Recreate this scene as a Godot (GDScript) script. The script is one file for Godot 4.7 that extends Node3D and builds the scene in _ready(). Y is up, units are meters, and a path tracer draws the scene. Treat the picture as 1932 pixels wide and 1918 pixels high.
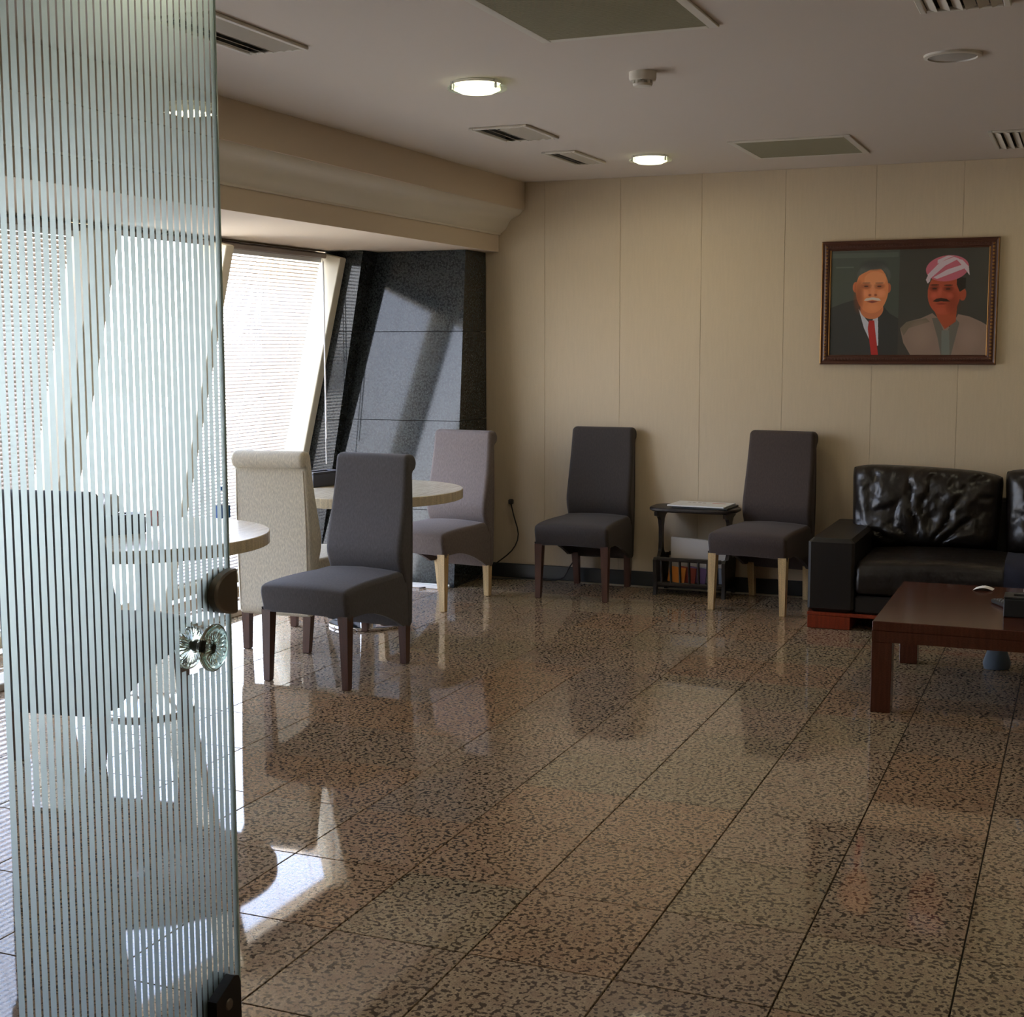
extends Node3D

# ---------------------------------------------------------------- geometry collector
class Shape:
	var v := PackedVector3Array()
	var idx := PackedInt32Array()

	func _close(from_i: int) -> void:          # turn a closed piece so that its faces look outwards (clockwise fronts)
		var vol := 0.0
		for t in range(from_i, idx.size(), 3):
			vol += v[idx[t]].dot(v[idx[t + 1]].cross(v[idx[t + 2]]))
		if vol > 0.0:
			for t in range(from_i, idx.size(), 3):
				var k := idx[t + 1]
				idx[t + 1] = idx[t + 2]
				idx[t + 2] = k

	func quad(a: int, b: int, c: int, d: int) -> void:
		idx.append_array(PackedInt32Array([a, b, c, a, c, d]))

	func box(c: Vector3, s: Vector3, bev := 0.0, basis := Basis()) -> Shape:
		var f := idx.size()
		var h := s * 0.5
		if bev <= 0.0:
			var o := v.size()
			for sx in [-1, 1]:
				for sy in [-1, 1]:
					for sz in [-1, 1]:
						v.append(c + basis * Vector3(h.x * sx, h.y * sy, h.z * sz))
			quad(o, o + 1, o + 3, o + 2)
			quad(o + 4, o + 6, o + 7, o + 5)
			quad(o, o + 4, o + 5, o + 1)
			quad(o + 2, o + 3, o + 7, o + 6)
			quad(o, o + 2, o + 6, o + 4)
			quad(o + 1, o + 5, o + 7, o + 3)
			_close(f)
			return self
		# chamfered: stacked outlines
		var b: float = min(bev, min(h.x, min(h.y, h.z)) * 0.98)
		var rings := []
		for lv in [[-h.y, b], [-h.y + b, 0.0], [h.y - b, 0.0], [h.y, b]]:
			var y: float = lv[0]
			var ins: float = lv[1]
			var x: float = h.x - ins
			var z: float = h.z - ins
			var cb := b * 0.7
			rings.append([Vector3(-x + cb, y, -z), Vector3(x - cb, y, -z), Vector3(x, y, -z + cb), Vector3(x, y, z - cb), Vector3(x - cb, y, z), Vector3(-x + cb, y, z), Vector3(-x, y, z - cb), Vector3(-x, y, -z + cb)])
		loft(rings, c, basis)
		return self

	func loft(rings: Array, c := Vector3.ZERO, basis := Basis(), caps := true) -> Shape:   # closed outlines of equal length, joined one to the next
		var f := idx.size()
		var o := v.size()
		var n: int = rings[0].size()
		for r in rings:
			for p in r:
				v.append(c + basis * p)
		for k in range(rings.size() - 1):
			for i in n:
				var j := (i + 1) % n
				quad(o + k * n + i, o + k * n + j, o + (k + 1) * n + j, o + (k + 1) * n + i)
		if caps:
			for k in [0, rings.size() - 1]:
				var m := Vector3.ZERO
				for i in n:
					m += v[o + k * n + i]
				var ci := v.size()
				v.append(m / n)
				for i in n:
					var j := (i + 1) % n
					if k == 0:
						idx.append_array(PackedInt32Array([ci, o + k * n + j, o + k * n + i]))
					else:
						idx.append_array(PackedInt32Array([ci, o + k * n + i, o + k * n + j]))
		_close(f)
		return self

	func lathe(prof: Array, seg := 32, c := Vector3.ZERO, basis := Basis()) -> Shape:   # [radius, height] along local y
		var rings := []
		for p in prof:
			var r := []
			for i in seg:
				var a := TAU * i / seg
				r.append(Vector3(cos(a) * p[0], p[1], sin(a) * p[0]))
			rings.append(r)
		return loft(rings, c, basis)

	func tube(pts: Array, rad, seg := 8) -> Shape:      # swept round bar; rad is a number or one number for each point
		var rings := []
		var up := Vector3(0.13, 0.97, 0.21).normalized()
		for i in pts.size():
			var d: Vector3 = (pts[min(i + 1, pts.size() - 1)] - pts[max(i - 1, 0)]).normalized()
			var sx := d.cross(up)
			if sx.length() < 0.05:
				sx = d.cross(Vector3(1, 0, 0.1))
			sx = sx.normalized()
			var sy := d.cross(sx).normalized()
			up = -sy if sy.dot(up) < 0 else sy
			sx = d.cross(up).normalized()
			var r: float = rad[i] if rad is Array else rad
			var ring := []
			for k in seg:
				var a := TAU * k / seg
				ring.append(pts[i] + (sx * cos(a) + up * sin(a)) * r)
			rings.append(ring)
		return loft(rings)

	func prism(poly: PackedVector2Array, d0: float, d1: float, axis := 2, basis := Basis(), c := Vector3.ZERO) -> Shape:   # flat outline pushed along an axis: 0 x, 1 y, 2 z
		var f := idx.size()
		var o := v.size()
		var n := poly.size()
		for d in [d0, d1]:
			for p in poly:
				var q: Vector3
				if axis == 2: q = Vector3(p.x, p.y, d)
				elif axis == 0: q = Vector3(d, p.y, p.x)
				else: q = Vector3(p.x, d, p.y)
				v.append(c + basis * q)
		for i in n:
			var j := (i + 1) % n
			quad(o + i, o + j, o + n + j, o + n + i)
		var t := Geometry2D.triangulate_polygon(poly)
		var cw := Geometry2D.is_polygon_clockwise(poly)
		for k in range(0, t.size(), 3):
			# make the triangles of both caps follow the outline
			var a := t[k]
			var b := t[k + 1]
			var e := t[k + 2]
			var tc := (poly[b] - poly[a]).cross(poly[e] - poly[a]) < 0
			if tc != cw:
				var s := b
				b = e
				e = s
			idx.append_array(PackedInt32Array([o + a, o + e, o + b, o + n + a, o + n + b, o + n + e]))
		_close(f)
		return self

	func puffy(poly: PackedVector2Array, hw: float, r: float, steps := 4) -> Shape:   # side outline (z, y) made into a cushion of half width hw with rounded edges
		var n := poly.size()
		var nor := []
		var cw := Geometry2D.is_polygon_clockwise(poly)
		for i in n:
			var a := poly[(i + n - 1) % n]
			var b := poly[(i + 1) % n]
			var t := (b - a).normalized()
			var m := Vector2(-t.y, t.x)           # inward normal
			nor.append(-m if cw else m)
		var f := idx.size()
		var o := v.size()
		var list := []
		for k in range(steps + 1):
			var a := PI * 0.5 * k / steps
			list.append([-hw + r - r * cos(a), r - r * sin(a)])
		var full := list.duplicate()
		for w in [-0.5, 0.0, 0.5]:
			full.append([hw * w, 0.0])
		for k in range(steps, -1, -1):
			full.append([-list[k][0], list[k][1]])
		for s in full:
			for i in n:
				var p: Vector2 = poly[i] + nor[i] * s[1]
				var q := Vector3(s[0], p.y, p.x)
				v.append(q)
		for k in range(full.size() - 1):
			for i in n:
				var j := (i + 1) % n
				quad(o + k * n + i, o + k * n + j, o + (k + 1) * n + j, o + (k + 1) * n + i)
		var tri := Geometry2D.triangulate_polygon(poly)
		var lo := o + (full.size() - 1) * n
		for k in range(0, tri.size(), 3):
			var a := tri[k]
			var b := tri[k + 1]
			var e := tri[k + 2]
			var tc := (poly[b] - poly[a]).cross(poly[e] - poly[a]) < 0
			if tc != cw:
				var s2 := b
				b = e
				e = s2
			idx.append_array(PackedInt32Array([o + a, o + e, o + b, lo + a, lo + b, lo + e]))
		_close(f)
		return self

	func mesh(crease := 40.0) -> ArrayMesh:
		var lim := cos(deg_to_rad(crease))
		var nf := idx.size() / 3
		var fn := PackedVector3Array()
		var inc := []
		inc.resize(v.size())
		for t in nf:
			var a := v[idx[t * 3]]
			var nn := -(v[idx[t * 3 + 1]] - a).cross(v[idx[t * 3 + 2]] - a)
			fn.append(nn)
			for k in 3:
				var w := idx[t * 3 + k]
				if inc[w] == null: inc[w] = PackedInt32Array([t])
				else: inc[w].append(t)
		var P := PackedVector3Array()
		var N := PackedVector3Array()
		for t in nf:
			var me := fn[t]
			if me.length_squared() < 1e-18: continue
			var u := me.normalized()
			for k in 3:
				var w := idx[t * 3 + k]
				var s := Vector3.ZERO
				for g in inc[w]:
					var q := fn[g]
					if q.length_squared() > 1e-18 and q.normalized().dot(u) >= lim: s += q
				P.append(v[w])
				N.append(s.normalized() if s.length_squared() > 1e-20 else u)
		var arr := []
		arr.resize(Mesh.ARRAY_MAX)
		arr[Mesh.ARRAY_VERTEX] = P
		arr[Mesh.ARRAY_NORMAL] = N
		var m := ArrayMesh.new()
		m.add_surface_from_arrays(Mesh.PRIMITIVE_TRIANGLES, arr)
		return m

# ---------------------------------------------------------------- nodes
var used := {}
var M := {}

func numbered(called: String) -> String:
	used[called] = used.get(called, 0) + 1
	return called if used[called] == 1 else "%s_%03d" % [called, used[called] - 1]

func tag(o: Node, label: String, category: String, group := "") -> Node:
	o.set_meta("label", label)
	o.set_meta("category", category)
	if group != "": o.set_meta("group", group)
	return o

func thing(called: String, label: String, category: String, at := Vector3.ZERO, turn := 0.0, group := "") -> Node3D:
	var o := Node3D.new()
	o.name = numbered(called)
	add_child(o)
	o.position = at
	o.rotation.y = turn
	tag(o, label, category, group)
	return o

func part(parent: Node, called: String, mesh: Mesh, mat: Material, at := Vector3.ZERO, rot := Vector3.ZERO) -> MeshInstance3D:
	var o := MeshInstance3D.new()
	o.name = called
	o.mesh = mesh
	o.material_override = mat
	parent.add_child(o, true)
	o.position = at
	o.rotation = rot
	return o

func one(called: String, label: String, category: String, mesh: Mesh, mat: Material, at := Vector3.ZERO, turn := 0.0, group := "") -> MeshInstance3D:
	var o := part(self, numbered(called), mesh, mat, at, Vector3(0, turn, 0))
	tag(o, label, category, group)
	return o

func struct(called: String, label: String, mesh: Mesh, mat: Material, at := Vector3.ZERO) -> MeshInstance3D:
	var o := part(self, called, mesh, mat, at)
	o.set_meta("kind", "structure")
	o.set_meta("label", label)
	return o

func struct_node(called: String, label: String, at := Vector3.ZERO, rot := Vector3.ZERO) -> Node3D:
	var o := Node3D.new()
	o.name = called
	add_child(o)
	o.position = at
	o.rotation = rot
	o.set_meta("kind", "structure")
	o.set_meta("label", label)
	return o

func dup(root: Node3D, at: Vector3, turn: float, label: String) -> Node3D:
	var r: Node3D = root.duplicate()
	r.name = numbered(String(root.name).rstrip("0123456789_"))
	add_child(r)
	r.position = at
	r.rotation.y = turn
	r.set_meta("label", label)
	return r

func bxm(c: Vector3, s: Vector3, bev := 0.0) -> ArrayMesh:
	return Shape.new().box(c, s, bev).mesh(30)

func mat(called: String, c: Color, rough := 0.6, metal := 0.0) -> StandardMaterial3D:
	var m := StandardMaterial3D.new()
	m.resource_name = called
	m.albedo_color = c
	m.roughness = rough
	m.metallic = metal
	M[called] = m
	return m

func rgb(r: int, g: int, b: int) -> Color:
	return Color8(r, g, b)

# ---------------------------------------------------------------- textures
func noise_bytes(size: int, freq: float, seed_: int, oct := 1, type := FastNoiseLite.TYPE_SIMPLEX_SMOOTH) -> PackedByteArray:
	var n := FastNoiseLite.new()
	n.noise_type = type
	n.seed = seed_
	n.frequency = freq
	n.fractal_type = FastNoiseLite.FRACTAL_FBM if oct > 1 else FastNoiseLite.FRACTAL_NONE
	n.fractal_octaves = oct
	var im := n.get_seamless_image(size, size, false, false, 0.12, false)
	im.convert(Image.FORMAT_L8)
	return im.get_data()

func granite_tex(size: int, seed_: int, base: Color, light: Color, dark: Color, tint: Color, f: float, dark_at := 104, light_at := 150) -> ImageTexture:
	var a := noise_bytes(size, f, seed_, 2)
	var b := noise_bytes(size, f * 1.7, seed_ + 7, 2)
	var c := noise_bytes(size, f * 0.22, seed_ + 13, 2)
	var e := noise_bytes(size, f * 3.4, seed_ + 29, 1)
	var out := PackedByteArray()
	out.resize(size * size * 3)
	for i in size * size:
		var col := base
		if b[i] > light_at: col = col.lerp(light, clampf((b[i] - light_at) / 40.0, 0, 1))
		if c[i] > 138: col = col.lerp(tint, clampf((c[i] - 138) / 70.0, 0, 0.6))
		var d := a[i] + (c[i] - 128) * 0.25
		if d < dark_at: col = col.lerp(dark, clampf((dark_at - d) / 16.0, 0, 1))
		var g := 0.86 + e[i] / 128.0 * 0.14
		out[i * 3] = int(clampf(col.r * g, 0, 1) * 255)
		out[i * 3 + 1] = int(clampf(col.g * g, 0, 1) * 255)
		out[i * 3 + 2] = int(clampf(col.b * g, 0, 1) * 255)
	return ImageTexture.create_from_image(Image.create_from_data(size, size, false, Image.FORMAT_RGB8, out))

func weave_tex(size: int, seed_: int, stretch: int, lo: float) -> ImageTexture:       # pale grain with threads, multiplied with a material's colour
	var a := noise_bytes(size, 0.09, seed_, 2)
	var b := noise_bytes(size, 0.35, seed_ + 3, 1)
	var out := PackedByteArray()
	out.resize(size * size * 3)
	for y in size:
		for x in size:
			var t := a[((y / stretch) % size) * size + x] / 255.0
			var u := b[y * size + ((x / 2) % size)] / 255.0
			var g := int(255 * clampf(lo + (1.0 - lo) * (0.55 * t + 0.45 * u + 0.15), 0, 1))
			var i := (y * size + x) * 3
			out[i] = g
			out[i + 1] = g
			out[i + 2] = g
	return ImageTexture.create_from_image(Image.create_from_data(size, size, false, Image.FORMAT_RGB8, out))

func bump_tex(size: int, freq: float, seed_: int, oct: int, strength: float) -> ImageTexture:
	var n := FastNoiseLite.new()
	n.seed = seed_
	n.frequency = freq
	n.fractal_octaves = oct
	var im := n.get_seamless_image(size, size)
	im.convert(Image.FORMAT_RGBA8)
	im.bump_map_to_normal_map(strength)
	return ImageTexture.create_from_image(im)

func triplanar(m: StandardMaterial3D, tex: Texture2D, scale: float, world := false) -> StandardMaterial3D:
	m.albedo_texture = tex
	m.uv1_triplanar = true
	m.uv1_world_triplanar = world
	m.uv1_scale = Vector3.ONE * scale
	return m

func poly_fill(im: Image, pts: Array, c: Color) -> void:
	var lo := 1e9
	var hi := -1e9
	for p in pts:
		lo = min(lo, p.y)
		hi = max(hi, p.y)
	for y in range(max(0, int(lo)), min(im.get_height() - 1, int(hi)) + 1):
		var xs := []
		for i in pts.size():
			var a: Vector2 = pts[i]
			var b: Vector2 = pts[(i + 1) % pts.size()]
			if (a.y <= y) != (b.y <= y):
				xs.append(a.x + (y - a.y) / (b.y - a.y) * (b.x - a.x))
		xs.sort()
		for k in range(0, xs.size() - 1, 2):
			var x0 := int(max(0, xs[k]))
			var x1 := int(min(im.get_width(), xs[k + 1] + 1))
			if x1 > x0: im.fill_rect(Rect2i(x0, y, x1 - x0, 1), c)

func oval(im: Image, c: Vector2, rx: float, ry: float, col: Color, tilt := 0.0, n := 36) -> void:
	var pts := []
	for i in n:
		var a := TAU * i / n
		pts.append(c + Vector2(cos(a) * rx, sin(a) * ry).rotated(tilt))
	poly_fill(im, pts, col)

func soft_oval(im: Image, c: Vector2, rx: float, ry: float, col: Color, alpha: float) -> void:
	for y in range(max(0, int(c.y - ry)), min(im.get_height(), int(c.y + ry) + 1)):
		for x in range(max(0, int(c.x - rx)), min(im.get_width(), int(c.x + rx) + 1)):
			var q := Vector2((x - c.x) / rx, (y - c.y) / ry).length()
			if q < 1.0: im.set_pixel(x, y, im.get_pixel(x, y).lerp(col, alpha * (1.0 - q * q)))

func pv(list: Array, k := 1.0) -> Array:
	var o := []
	for p in list: o.append(Vector2(p[0], p[1]) * k)
	return o

# ---------------------------------------------------------------- the scene
const CEIL := 2.655
const GRILLES := [[-1.53, -4.42, "large square ceiling grille with fine ribs near the glass door"], [-1.52, -7.82, "square ceiling grille with fine ribs close to the cream wall"]]
const DIFFUSERS := [[-2.79, -4.23, 0.13, 0.3, "slotted ceiling diffuser partly behind the striped glass"], [-2.755, -6.72, 0.155, 0.23, "slotted ceiling diffuser between the two lit lamps"], [-2.795, -7.72, 0.10, 0.27, "narrow slotted ceiling diffuser beside the lamp close to the cream wall"], [-0.385, -7.95, 0.15, 0.33, "slotted ceiling diffuser over the sofa"], [-0.42, -4.55, 0.14, 0.28, "slotted ceiling diffuser near the ceiling speaker"]]
const BACK := -8.774
const LEAN := 0.24
const HEAD := 2.2
const GLASS_X := -4.72

func _ready() -> void:
	setup_camera()
	setup_light()
	materials()
	floor_tiles()
	shell()
	bulkhead()
	windows()
	granite_corner()
	ceiling_fittings()
	glass_door()
	chairs()
	round_tables()
	table_things()
	side_table()
	sofa()
	coffee_table()
	picture()
	cables()

func setup_camera() -> void:
	var cam := Camera3D.new()
	cam.name = "camera"
	cam.fov = 2.0 * rad_to_deg(atan(959.0 / 2634.9))
	cam.near = 0.05
	cam.far = 200.0
	add_child(cam)
	var b := Basis(Vector3.UP, 0.3916) * Basis(Vector3.RIGHT, -0.1164) * Basis(Vector3.BACK, -0.0024)
	cam.transform = Transform3D(b, Vector3(0, 1.583, 0))
	cam.current = true

func setup_light() -> void:
	var we := WorldEnvironment.new()
	we.name = "environment"
	var e := Environment.new()
	e.tonemap_mode = Environment.TONE_MAPPER_LINEAR
	e.tonemap_exposure = 0.405
	e.background_mode = Environment.BG_SKY
	var sm := ProceduralSkyMaterial.new()
	sm.sky_top_color = Color(0.72, 0.82, 1.0)
	sm.sky_horizon_color = Color(1.0, 1.0, 1.0)
	sm.sky_curve = 0.2
	sm.sky_energy_multiplier = 4.0
	sm.ground_bottom_color = Color(0.6, 0.58, 0.55)
	sm.ground_horizon_color = Color(0.9, 0.9, 0.88)
	sm.ground_energy_multiplier = 3.0
	var sky := Sky.new()
	sky.sky_material = sm
	e.sky = sky
	e.sdfgi_enabled = true
	e.ssao_enabled = true
	e.ssil_enabled = true
	we.environment = e
	add_child(we)
	# high sun behind the building: it lights the ground outside, not the room
	var sun := DirectionalLight3D.new()
	sun.name = "sun"
	sun.light_color = Color(1.0, 0.97, 0.9)
	sun.light_energy = 40.0
	sun.light_angular_distance = 1.0
	sun.shadow_enabled = true
	add_child(sun)
	sun.look_at_from_position(Vector3.ZERO, Vector3(-0.45, -0.85, -0.28), Vector3.UP)

func materials() -> void:
	var m: StandardMaterial3D
	m = mat("ceiling_paint", rgb(222, 211, 198), 0.9)
	m = mat("wall_paper", rgb(211, 193, 164), 0.8)
	triplanar(m, weave_tex(256, 5, 10, 0.955), 2.2, true)
	mat("bulkhead_paint", rgb(216, 199, 176), 0.85)
	mat("plain_wall", rgb(205, 190, 165), 0.85)
	mat("cove_plaster", rgb(226, 217, 200), 0.85)
	var gt := granite_tex(1024, 11, Color(0.65, 0.565, 0.465), Color(0.74, 0.65, 0.54), Color(0.32, 0.265, 0.22), Color(0.60, 0.50, 0.415), 0.06, 108, 140)
	for i in 4:
		m = mat("floor_granite_%d" % i, [Color(1, 1, 1), Color(0.95, 0.95, 0.96), Color(1.0, 0.96, 0.93), Color(0.96, 0.98, 0.96)][i], 0.035)
		triplanar(m, gt, 0.8, true)
		m.uv1_offset = Vector3(0.37 * i, 0.11 * i, 0.23 * i)
	mat("grout", rgb(58, 52, 46), 0.8)
	var dg := granite_tex(512, 41, Color(0.20, 0.215, 0.225), Color(0.30, 0.33, 0.33), Color(0.12, 0.125, 0.14), Color(0.22, 0.25, 0.25), 0.06, 116, 146)
	m = mat("dark_granite", Color(1, 1, 1), 0.07)
	m.metallic_specular = 0.42
	triplanar(m, dg, 1.6, true)
	mat("skirting_stone", rgb(48, 50, 50), 0.3)
	mat("frame_cream", rgb(238, 230, 205), 0.45)
	mat("frame_grey", rgb(150, 138, 128), 0.5)
	m = mat("window_glass", Color(0.9, 0.97, 0.95, 0.06), 0.0)
	m.transparency = BaseMaterial3D.TRANSPARENCY_ALPHA
	m = mat("blind_slat", rgb(206, 194, 182), 0.5)
	mat("white_plastic", rgb(235, 233, 228), 0.4)
	mat("terrace_paving", rgb(196, 190, 180), 0.9)
	m = mat("door_glass", Color(0.82, 0.94, 0.9, 0.05), 0.0)
	m.transparency = BaseMaterial3D.TRANSPARENCY_ALPHA
	m = mat("glass_edge_glint", rgb(214, 236, 228), 0.15)  # pale tone paints in the bright line that refraction gives the edge
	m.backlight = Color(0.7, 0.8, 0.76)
	m = mat("frosted_film", Color(0.55, 0.635, 0.63, 0.3), 0.8)
	m.refraction_enabled = true
	m.refraction_scale = 0.05
	m = mat("clear_crystal", Color(0.93, 1.0, 0.97, 0.0), 0.01)
	m.refraction_enabled = true
	m.refraction_scale = 0.05
	mat("brushed_steel", rgb(128, 120, 112), 0.38, 0.9)
	mat("dark_steel", rgb(46, 43, 42), 0.42, 0.7)
	mat("chrome", rgb(232, 232, 235), 0.06, 1.0)
	var fab := weave_tex(256, 21, 3, 0.62)
	for f in [["fabric_charcoal", rgb(92, 89, 92)], ["fabric_dark", rgb(68, 60, 56)], ["fabric_brown", rgb(74, 61, 56)], ["fabric_taupe", rgb(126, 114, 110)], ["fabric_cream", rgb(240, 231, 208)], ["fabric_slate", rgb(72, 74, 82)]]:
		m = mat(f[0], f[1], 0.85)
		triplanar(m, fab, 5.0)
		m.rim_enabled = true
		m.rim = 0.35
	mat("piping_thread", rgb(150, 132, 104), 0.8)
	var wood := weave_tex(256, 77, 14, 0.66)
	for w in [["wood_walnut", rgb(92, 58, 44), 0.35], ["wood_beech", rgb(224, 192, 138), 0.4], ["wood_table", rgb(92, 50, 36), 0.16], ["wood_cherry", rgb(150, 58, 30), 0.35], ["wood_black", rgb(44, 36, 32), 0.4], ["veneer_top", rgb(242, 227, 198), 0.22]]:
		m = mat(w[0], w[1], w[2])
		triplanar(m, wood, 2.2)
	m = mat("leather_black", rgb(28, 23, 21), 0.36)
	m.normal_enabled = true
	m.normal_texture = bump_tex(512, 0.012, 91, 4, 5.0)
	m.normal_scale = 0.8
	m.uv1_triplanar = true
	m.uv1_scale = Vector3(1.6, 0.9, 1.6)
	mat("leather_plain", rgb(28, 25, 24), 0.4)
	mat("leather_navy", rgb(52, 54, 66), 0.45)
	mat("black_card", rgb(40, 42, 44), 0.5)
	mat("black_plastic", rgb(30, 30, 31), 0.4)
	mat("grey_plastic", rgb(120, 122, 124), 0.5)
	mat("tissue_paper", rgb(246, 246, 246), 0.9)
	mat("news_paper", rgb(214, 208, 200), 0.9)
	mat("cloth_navy", rgb(34, 37, 54), 0.9)
	mat("cloth_greyblue", rgb(104, 116, 128), 0.85)
	mat("cable_black", rgb(34, 30, 30), 0.5)
	mat("fitting_white", rgb(226, 220, 206), 0.6)
	mat("grille_grey", rgb(152, 147, 122), 0.7)
	mat("speaker_mesh", rgb(178, 174, 166), 0.7)
	mat("duct_metal", rgb(150, 152, 152), 0.5)
	m = mat("lamp_glow", rgb(250, 250, 235), 0.3)
	m.emission_enabled = true
	m.emission = Color(1.0, 0.98, 0.80)
	m.emission_energy_multiplier = 7.0
	m = mat("lamp_glass", Color(0.93, 1.0, 0.93, 0.25), 0.1)
	m.transparency = BaseMaterial3D.TRANSPARENCY_ALPHA
	mat("gilt_edge", rgb(168, 122, 66), 0.35, 0.6)
	mat("frame_carved", rgb(84, 50, 38), 0.45)
	m = mat("bottle_plastic", Color(0.95, 0.98, 1.0, 0.15), 0.05)
	m.transparency = BaseMaterial3D.TRANSPARENCY_ALPHA
	mat("bottle_label_blue", rgb(40, 110, 190), 0.5)
	mat("packet_red", rgb(214, 92, 82), 0.6)
	mat("packet_white", rgb(236, 238, 234), 0.6)
	mat("print_orange", rgb(226, 140, 52), 0.5)
	mat("print_purple", rgb(116, 92, 140), 0.5)
	mat("print_pale_blue", rgb(150, 164, 190), 0.5)
	mat("print_red", rgb(150, 62, 46), 0.5)

# ---------------------------------------------------------------- floor, walls, ceiling
const TW := 0.4
const TD := 0.4589
const GX := -1.4464
const GZ := -5.4854

func tile_mesh(w: float, d: float) -> ArrayMesh:
	return Shape.new().box(Vector3(0, -0.01, 0), Vector3(w, 0.02, d), 0.0012).mesh(20)

func floor_tiles() -> void:
	var fl := struct("floor", "polished speckled brown granite floor laid in rectangular tiles", bxm(Vector3(-0.6, -0.07, -3.6), Vector3(9.8, 0.1, 10.5)), M["grout"], Vector3(0, -0.001, 0))
	var tm := tile_mesh(TW - 0.0042, TD - 0.0042)
	var rng := RandomNumberGenerator.new()
	rng.seed = 4
	var rest := Shape.new()
	var cells := []
	for i in range(-10, 15):
		for j in range(-8, 17):
			var x0 := GX + TW * i
			var z0 := GZ + TD * j
			var xc := x0 + TW * 0.5
			var zc := z0 + TD * 0.5
			if xc < -5.3 or xc > 4.2 or z0 < BACK - 0.35 or zc > 1.6: continue
			# seen from the doorway?
			var ang := rad_to_deg(atan2(-xc, -zc)) if zc < -0.3 else 180.0
			var show := ang > -1.5 and ang < 47.0 and zc < -2.0
			cells.append([show, xc, zc, i, j])
	var count := 0
	for c in cells:
		var k: int = rng.randi() % 4
		if c[0] and count < 300:
			count += 1
			var xc: float = c[1]
			var zc: float = c[2]
			var d := TD
			if zc - TD * 0.5 < BACK:
				d = zc + TD * 0.5 - BACK
				zc = BACK + d * 0.5
				if d < 0.03: continue
				part(fl, "tile", tile_mesh(TW - 0.0042, d - 0.0042), M["floor_granite_%d" % k], Vector3(xc, 0.001, zc))
			else:
				part(fl, "tile", tm, M["floor_granite_%d" % k], Vector3(xc, 0.001, zc))
		else:
			rest.box(Vector3(c[1], -0.01, c[2]), Vector3(TW - 0.0032, 0.02, TD - 0.0032))
	var r := part(fl, "outer_tiles", rest.mesh(20), M["floor_granite_0"], Vector3(0, 0.001, 0))
	r.set_meta("kind", "stuff")

func shell() -> void:
	# ceiling slab with real duct openings behind the grilles and diffusers
	var ce := CSGBox3D.new()
	ce.name = "ceiling"
	ce.size = Vector3(9.3, 0.3, 10.8)
	ce.position = Vector3(-0.3, CEIL + 0.15, -3.6)
	ce.material = M["ceiling_paint"]
	ce.set_meta("kind", "structure")
	ce.set_meta("label", "off-white plastered ceiling with recessed fittings")
	add_child(ce)
	var holes := []
	for s in GRILLES: holes.append([s[0], s[1], 0.283, 0.318])
	for s in DIFFUSERS: holes.append([s[0], s[1], s[2] - 0.012, s[3] - 0.012])
	for h in holes:
		var c := CSGBox3D.new()
		c.name = "duct_opening"
		c.operation = CSGShape3D.OPERATION_SUBTRACTION
		c.size = Vector3(h[2] * 2.0, 0.52, h[3] * 2.0)
		c.material = M["duct_metal"]
		ce.add_child(c, true)
		c.position = Vector3(h[0] + 0.3, -0.15, h[1] + 3.6)
	# back wall: cream wall covering in strips with fine seams
	var wb := struct("wall_back", "cream papered wall with faint vertical seams", bxm(Vector3(0.2, 1.35, BACK - 0.105), Vector3(8.3, 2.75, 0.2)), M["plain_wall"])
	var seams := [-3.81, -3.383, -2.858, -2.318, -1.788, -1.24, -0.735, -0.2, 0.33, 0.86, 1.39, 1.92, 2.45, 2.98, 3.51, 4.13]
	for i in range(seams.size() - 1):
		var w: float = seams[i + 1] - seams[i]
		part(wb, "wallpaper_strip", bxm(Vector3.ZERO, Vector3(w - 0.0015, CEIL - 0.0, 0.005), 0.0012), M["wall_paper"], Vector3((seams[i] + seams[i + 1]) * 0.5, CEIL * 0.5, BACK - 0.0025))
	struct("wall_right", "plain wall beyond the sofa", bxm(Vector3(4.2, 1.35, -3.6), Vector3(0.15, 2.75, 10.6)), M["plain_wall"])
	struct("wall_front", "plain wall on the near side of the room", bxm(Vector3(-0.5, 1.35, 1.68), Vector3(9.9, 2.75, 0.15)), M["plain_wall"])
	var wl := Shape.new()
	wl.box(Vector3(-5.06, 1.35, -0.82), Vector3(0.7, 2.75, 5.0))
	wl.box(Vector3(-4.83, 2.45, -5.0), Vector3(0.2, 0.5, 7.6))
	struct("wall_left", "plain wall above and beside the sloping windows", wl.mesh(30), M["plain_wall"])
	struct("baseboard_back", "dark stone skirting along the papered wall", bxm(Vector3(0.16, 0.048, BACK + 0.008), Vector3(7.92, 0.096, 0.016), 0.003), M["skirting_stone"])
	struct("baseboard_right", "dark stone skirting on the far side wall", bxm(Vector3(4.117, 0.048, -3.6), Vector3(0.016, 0.096, 10.3), 0.003), M["skirting_stone"])
	# ground outside the windows
	struct("terrace", "pale paved ground outside the windows", bxm(Vector3(-26.0, -0.4, -6.0), Vector3(41.2, 0.4, 70.0)), M["terrace_paving"])

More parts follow.
